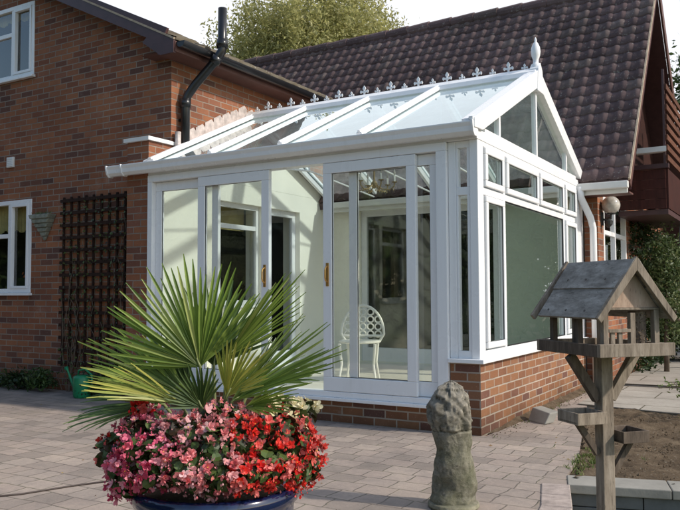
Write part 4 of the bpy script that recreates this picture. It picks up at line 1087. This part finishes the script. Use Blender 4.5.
# roof boards: two lapped per side
ra = math.atan(slope); L = math.hypot(rw_, ap-ev)
ridge_y = .235
for s in (-1,1):
    nrm_ = V((s*math.sin(ra), 0, math.cos(ra)))
    dwn = V((s*math.cos(ra), 0, -math.sin(ra)))
    for k, (t0, t1, lift) in enumerate([(.0,.5,.010), (.46,1.0,.000)]):
        m = MB(); c0 = V((0,0,ap)) + dwn*L*t0 + nrm_*(lift+.002); c1 = V((0,0,ap)) + dwn*L*t1 + nrm_*(lift-.003)
        th = nrm_*.010
        m.add([c0+V((0,-ridge_y+.022,0)), c1+V((0,-ridge_y+.022,0)), c1+V((0,ridge_y-.03,0)), c0+V((0,ridge_y-.03,0))] + [c0+V((0,-ridge_y+.022,0))-th, c1+V((0,-ridge_y+.022,0))-th, c1+V((0,ridge_y-.03,0))-th, c0+V((0,ridge_y-.03,0))-th],
              [(0,1,2,3),(7,6,5,4),(0,4,5,1),(1,5,6,2),(2,6,7,3),(3,7,4,0)])
        obj('roof_board', T(m), M['slate'], bt)
    for y, mt in ((-ridge_y+.02, GW), (ridge_y-.01, GW)):
        m = MB(); P0 = V((0, y, ap+.016)); P1 = V((s*(rw_+.012), y, ev-.002)); 
        dn = V((0,0,-.040))
        pts = [P0, P1, P1 + V((-s*.016,0,-.018)), P0 + V((0,0,-.052))]
        m.prism(pts if s > 0 else pts[::-1], (0,.018,0)); obj('bargeboard', T(m), mt, bt, bevel=.002)
# nails
m = MB()
for y in (-.12, 0, .12):
    for t_ in (.36,.93):
        c = V((0,0,ap)) + V((-math.cos(ra),0,-math.sin(ra)))*L*t_ + V((-math.sin(ra),0,math.cos(ra)))*.0145; m.tube([c+V((0,y,0)), c+V((-.002,y,.0015))], .005, 8)
obj('nail', T(m), M['blacksteel'], bt)
# seed feeder inside
fe = thing('seed_feeder', 'mesh feeder full of dark seeds standing inside the bird table', 'feeder', (bx0,by0,.975))
g = MB(); g.tube([(.064,-.125,.976),(.064,-.125,1.12)], .032, 14); obj('tube', T(g), M['dark_wood'], fe)
g = MB()
for i in range(260):
    a = random.uniform(0,6.28); z = random.uniform(.98,1.115); c = V((.064+math.cos(a)*.033, -.125+math.sin(a)*.033, z)); leafquad(g, c, .006)
obj('seeds', T(g), m_leaf('seeds', [(.06,.045,.03),(.2,.15,.09),(.35,.28,.18)]), fe)
# side trays
def small_tray(s, zt, yo=0.):
    m = MB(); x0, x1 = (.036, .155); hy=.06
    if s < 0: x0, x1 = -.165, -.034
    m.box(x0,x1,-hy,hy,zt-.042,zt-.034); m.box(x0,x1,-hy-.008,-hy,zt-.045,zt); m.box(x0,x1,hy,hy+.008,zt-.045,zt); m.box(x0,x0+.008,-hy+.0005,hy-.0005,zt-.045,zt); m.box(x1-.008,x1,-hy+.0005,hy-.0005,zt-.045,zt)
    o = obj('side_tray', T(m), DW if s > 0 else GW, bt, bevel=.0015)
    m = MB(); m.beam((s*.033,0,zt-.17),(s*.12,0,zt-.047),.022,.02,up=(0,1,0)); obj('bracket', T(m), DW, o)
small_tray(-1, .735); small_tray(1, .655)

# ------------------------------------------------------------------ pot, palm, begonias
RTv = V((.858,.513,0)); BKv = V((-.513,.858,0)); PC = V((.62,-4.12,0))
def Q(r, b, z): return PC + RTv*r + BKv*b + V((0,0,z))
pot = thing('flower_pot', 'large round dark blue glazed pot full of begonias', 'pot', tuple(PC))
g = MB(); g.lathe([(r_, z_*1.085) for r_, z_ in [(.16,0),(.18,.02),(.225,.2),(.250,.38),(.256,.46),(.256,.475),(.272,.485),(.277,.505),(.272,.525),(.26,.53),(.25,.52),(.245,.47),(.20,.46)]], tuple(PC), 48)
po = obj('body', g, M['glaze'], pot, smooth=True)
g = MB(); g.lathe([(.24,.53),(.15,.55),(.01,.56)], tuple(PC), 24); obj('soil', g, M['soil'], pot)

palm = thing('fan_palm', 'small fan palm with spiky green and yellowing leaves growing in the blue pot', 'palm', tuple(Q(0,0,.48)))
def fan(hub, axis, nrm, L, spread, n, mat, root=None, droop=.1, fold=.35):
    hub = V(hub); ax = V(axis).normalized(); nn = V(nrm); nn = (nn - ax*nn.dot(ax)).normalized(); sd = nn.cross(ax)
    mb = MB(); dth = spread/(n-1)
    for i in range(n):
        th = -spread/2 + dth*i + random.uniform(-.025,.025)
        ll = L*(1 - .28*abs(th/(spread/2))**2)*random.uniform(.84,1.05)
        # cup the fan: outer blades rise towards normal
        d = (ax*math.cos(th) + sd*math.sin(th) + nn*fold*abs(th/(spread/2))**1.5*.6 + nn*random.uniform(-.05,.05)).normalized()
        wv = (nn.cross(d)).normalized(); w0 = math.tan(dth/2)*ll*.34*1.12+.0022
        ws = [.003, w0*.55, w0, w0*.92, w0*.68, .0014]; ts = [.02,.18,.36,.62,.86,1.]
        vs = []
        for t_, w in zip(ts, ws):
            c = hub + d*ll*t_ + V((0,0,-1))*droop*ll*t_**2.6*random.uniform(.8,1.2)*(1.)
            vs += [c - wv*w + nn*w*.5, c - nn*w*.15, c + wv*w + nn*w*.5]
        fs = []
        for k in range(len(ts)-1):
            b = k*3; fs += [(b,b+1,b+4,b+3), (b+1,b+2,b+5,b+4)]
        mb.add(vs, fs)
    o = obj('frond', mb, M[mat], palm, smooth=False)
    r0 = V(root) if root else Q(random.uniform(-.02,.02), random.uniform(-.02,.02), .55)
    mid = (r0+hub)/2 + V((0,0,.02)) + (hub-r0)*.05
    g = MB(); g.tube([r0, mid, hub, hub+ax*.03], [.007,.006,.005,.003], 6); obj('petiole', g, M['petiole'], o, smooth=True)
C_ = -BKv; Z = V((0,0,1))
def D(r, b, z): return RTv*r + BKv*b + Z*z
fan(Q(-.05,-.03,.955), D(-.36,-.12,.93), D(.05,-1,.10), .38, R(140), 36, 'palm', droop=.02, fold=-.3)
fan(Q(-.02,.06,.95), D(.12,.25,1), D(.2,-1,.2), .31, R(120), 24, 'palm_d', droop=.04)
fan(Q(.035,.0,.985), D(.66,.0,.75), D(.66,-.6,-.35), .38, R(52), 24, 'palm', droop=.02, fold=.3)
fan(Q(.06,-.06,.845), D(.86,-.10,.52), D(-.25,-.75,.6), .42, R(50), 26, 'palm', droop=.03)
fan(Q(.04,-.04,.86), D(.45,-.1,.80), D(.1,-.9,.4), .22, R(80), 18, 'palm_y', droop=.06)
fan(Q(-.10,-.09,.84), D(-.95,-.15,.30), D(.25,-.5,.85), .32, R(50), 22, 'palm_y', droop=.06)
fan(Q(-.10,.02,.85), D(-.88,.05,.50), D(.3,-.75,.6), .41, R(60), 28, 'palm', droop=.07)
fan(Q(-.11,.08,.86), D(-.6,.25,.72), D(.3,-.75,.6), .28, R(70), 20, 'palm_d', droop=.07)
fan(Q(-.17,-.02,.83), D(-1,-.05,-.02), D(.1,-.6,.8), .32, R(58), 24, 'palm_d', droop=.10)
fan(Q(.10,-.04,.82), D(.85,-.3,.25), D(-.1,-.5,.85), .20, R(80), 16, 'palm', droop=.10)
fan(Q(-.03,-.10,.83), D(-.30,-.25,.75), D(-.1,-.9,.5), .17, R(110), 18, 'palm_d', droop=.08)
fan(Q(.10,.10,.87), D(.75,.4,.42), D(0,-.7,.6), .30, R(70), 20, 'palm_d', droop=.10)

def begonia(label, spots, fmat, leafn, flown, fs=.022, seed=1):
    random.seed(seed)
    c0 = spots[0][0]; t = thing('begonia', label, 'begonia', tuple(c0), 'begonias growing in the blue pot' if False else None)
    lv, fl, stm = MB(), MB(), MB()
    for c, rr in spots:
        c = V(c)
        for _ in range(leafn):
            d = V((random.gauss(0,1), random.gauss(0,1), random.gauss(.1,1))).normalized(); k = random.uniform(.45,.93)
            p = c + V((d.x*rr[0], d.y*rr[0], d.z*rr[1]))*k
            # rounded leaf
            a = (d + V((random.gauss(0,.45), random.gauss(0,.45), random.gauss(.3,.4)))).normalized(); b = a.orthogonal().normalized(); b = Matrix.Rotation(random.uniform(0,6.28),3,a) @ b; e = a.cross(b); s = random.uniform(.011,.022)
            pts = [p + (b*math.cos(q)*1.15 + e*math.sin(q))*s + a*s*.25*math.cos(2*q) for q in [i*math.pi/4 for i in range(8)]]
            lv.add([p]+pts, [(0,i+1,(i+1)%8+1) for i in range(8)])
        for _ in range(flown):
            d = V((random.gauss(0,1), random.gauss(0,1), random.gauss(.12,1))).normalized(); k = random.uniform(.86,1.10)*(1+.10*noise.noise(d*3+c*5))
            p = c + V((d.x*rr[0], d.y*rr[0], d.z*rr[1]))*k
            a = (d + V((random.gauss(0,.5), random.gauss(0,.5), random.gauss(-.1,.4)))).normalized(); b = a.orthogonal().normalized(); b = Matrix.Rotation(random.uniform(0,6.28),3,a) @ b; e = a.cross(b); s = fs*random.uniform(.5,1.15)
            o = len(fl.v); vs = [p]; fsx = []
            npet = random.choice((4,5,8,9)); 
            for q in range(npet):
                an = q*2*math.pi/min(npet,5)+random.uniform(-.15,.15); big = (1.1 if q % 2 == 0 else .8) * (1 if q < 5 else .62) * random.uniform(.85,1.1); dd = b*math.cos(an)+e*math.sin(an); pp = a.cross(dd)
                cup = random.uniform(.2,1.0) if q < 5 else random.uniform(1.2,2.)
                i0 = len(vs); vs += [p + dd*s*.45*big + pp*s*.42*big + a*s*.2*cup, p + dd*s*big*.95 + pp*s*.33 + a*s*.6*cup, p + dd*s*1.1*big + a*s*.75*cup, p + dd*s*big*.95 - pp*s*.33 + a*s*.6*cup, p + dd*s*.45*big - pp*s*.42*big + a*s*.2*cup]
                fsx += [(0,i0,i0+1,i0+2),(0,i0+2,i0+3,i0+4)]
            fl.add(vs, fsx)
            for _b in range(random.choice((0,0,1,2))):
                pb = p + V((random.gauss(0,.012), random.gauss(0,.012), random.gauss(-.006,.012))); sb = s*random.uniform(.22,.4)
                i0 = len(fl.v); fl.v += [tuple(pb+V(u_)*sb) for u_ in ((1,0,0),(0,1,0),(-1,0,0),(0,-1,0),(0,0,1.4),(0,0,-1.2))]
                fl.f += [(i0+a_,i0+b_,i0+c_) for a_,b_,c_ in ((0,1,4),(1,2,4),(2,3,4),(3,0,4),(1,0,5),(2,1,5),(3,2,5),(0,3,5))]
            if random.random() < .3: stm.tube([p, p+a*s*.25], s*.13, 5)
    obj('leaves', lv, M['bleaf'], t); nf = len(fl.f); fl.add(stm.v, stm.f); bo = obj('blossoms', fl, M[fmat], t); bo.data.materials.append(M['stamen'])
    for pi in range(nf, len(fl.f)): bo.data.polygons[pi].material_index = 1
    return t
begonia('deep magenta pink begonia trailing over the left side of the blue pot', [(Q(-.17,-.08,.70),(.15,.115)), (Q(-.21,-.02,.70),(.14,.12)), (Q(-.25,-.12,.635),(.07,.085)), (Q(-.15,-.17,.68),(.10,.08))], 'f_pink', 240, 165, .0135, 3)
begonia('dark red begonia spilling out at the far left of the pot', [(Q(-.33,-.06,.69),(.05,.06))], 'f_red', 60, 34, .011, 4)
begonia('pale pink begonia in the front middle of the blue pot', [(Q(.0,-.17,.69),(.12,.12)), (Q(.02,-.08,.77),(.10,.075)), (Q(-.04,-.2,.67),(.10,.065)), (Q(-.08,-.14,.74),(.08,.07)), (Q(.05,-.21,.66),(.09,.06))], 'f_lpink', 240, 150, .0135, 5)
begonia('bright red begonia mounded on the right side of the blue pot', [(Q(.20,-.09,.705),(.14,.115)), (Q(.27,-.05,.66),(.085,.10)), (Q(.12,-.13,.72),(.09,.08)), (Q(.19,-.15,.67),(.11,.075)), (Q(.14,-.20,.65),(.09,.05))], 'f_red', 230, 150, .0145, 6)
begonia('cream white begonia behind the red one at the right of the pot', [(Q(.27,.06,.785),(.06,.05)), (Q(.20,.06,.81),(.04,.035))], 'f_cream', 40, 30, .018, 8)
begonia('single red blossom head tucked under the yellow palm frond', [(Q(-.235,-.06,.82),(.03,.022))], 'f_red', 10, 14, .016, 9)
random.seed(11)

# ------------------------------------------------------------------ world, sun, camera
SE, SA = 36., 10.      # sun elevation, azimuth from +X towards +Y
sd = V((math.cos(R(SE))*math.cos(R(SA)), math.cos(R(SE))*math.sin(R(SA)), math.sin(R(SE))))
w = bpy.data.worlds.new('World'); scn.world = w; w.use_nodes = True
nt = w.node_tree; nt.nodes.clear()
out = nt.nodes.new('ShaderNodeOutputWorld'); bg = nt.nodes.new('ShaderNodeBackground')
sky = nt.nodes.new('ShaderNodeTexSky'); sky.sky_type = 'NISHITA'; sky.sun_disc = False
sky.sun_elevation = R(SE); sky.sun_rotation = R(90 - SA); sky.air_density = 1.3; sky.dust_density = .9; sky.ozone_density = 1.5
tc = nt.nodes.new('ShaderNodeTexCoord')
dp = nt.nodes.new('ShaderNodeVectorMath'); dp.operation = 'DOT_PRODUCT'; nt.links.new(tc.outputs['Generated'], dp.inputs[0]); dp.inputs[1].default_value = V((-.15,.93,.35)).normalized()
nz = nt.nodes.new('ShaderNodeTexNoise'); nz.inputs['Scale'].default_value = 1.6; nz.inputs['Detail'].default_value = 6; nt.links.new(tc.outputs['Generated'], nz.inputs['Vector'])
ad = nt.nodes.new('ShaderNodeMath'); ad.operation = 'MULTIPLY_ADD'; nt.links.new(nz.outputs['Fac'], ad.inputs[0]); ad.inputs[1].default_value = .7; nt.links.new(dp.outputs['Value'], ad.inputs[2])
rp = nt.nodes.new('ShaderNodeValToRGB'); rp.color_ramp.elements[0].position = .55; rp.color_ramp.elements[0].color = (0,0,0,1); rp.color_ramp.elements[1].position = 1.05; rp.color_ramp.elements[1].color = (1,1,1,1)
nt.links.new(ad.outputs[0], rp.inputs[0])
mx = nt.nodes.new('ShaderNodeMix'); mx.data_type = 'RGBA'; nt.links.new(rp.outputs[0], mx.inputs[0]); nt.links.new(sky.outputs[0], mx.inputs[6]); mx.inputs[7].default_value = (5.3, 5.4, 5.7, 1)
nt.links.new(mx.outputs[2], bg.inputs[0]); bg.inputs[1].default_value = .19
nt.links.new(bg.outputs[0], out.inputs[0])
sl_ = bpy.data.lights.new('sun', 'SUN'); sl_.energy = 4.0; sl_.angle = R(2.2); sl_.color = (1., .92, .80)
so = bpy.data.objects.new('sun', sl_); COL.objects.link(so); so.location = (20,5,20); so.rotation_euler = sd.to_track_quat('Z', 'Y').to_euler()

cam = bpy.data.cameras.new('camera'); co = bpy.data.objects.new('camera', cam); COL.objects.link(co)
yaw, pitch, roll, f = R(30.87), R(2.91), R(-.252), 759.9
F_ = V((-math.sin(yaw)*math.cos(pitch), math.cos(yaw)*math.cos(pitch), math.sin(pitch)))
R_ = V((math.cos(yaw), math.sin(yaw), 0)); U_ = R_.cross(F_)
R2 = R_*math.cos(roll) + U_*math.sin(roll); U2 = -R_*math.sin(roll) + U_*math.cos(roll)
mt = Matrix((R2, U2, -F_)).transposed().to_4x4(); mt.translation = V((2.276,-6.089,1.191))
co.matrix_world = mt
cam.sensor_width = 36; cam.lens = f/680*36; cam.clip_start = .05; cam.clip_end = 600
scn.camera = co
scn.view_settings.view_transform = 'Standard'; scn.view_settings.look = 'None'; scn.view_settings.exposure = 0
scn.cycles.transparent_max_bounces = 24; scn.cycles.max_bounces = 10
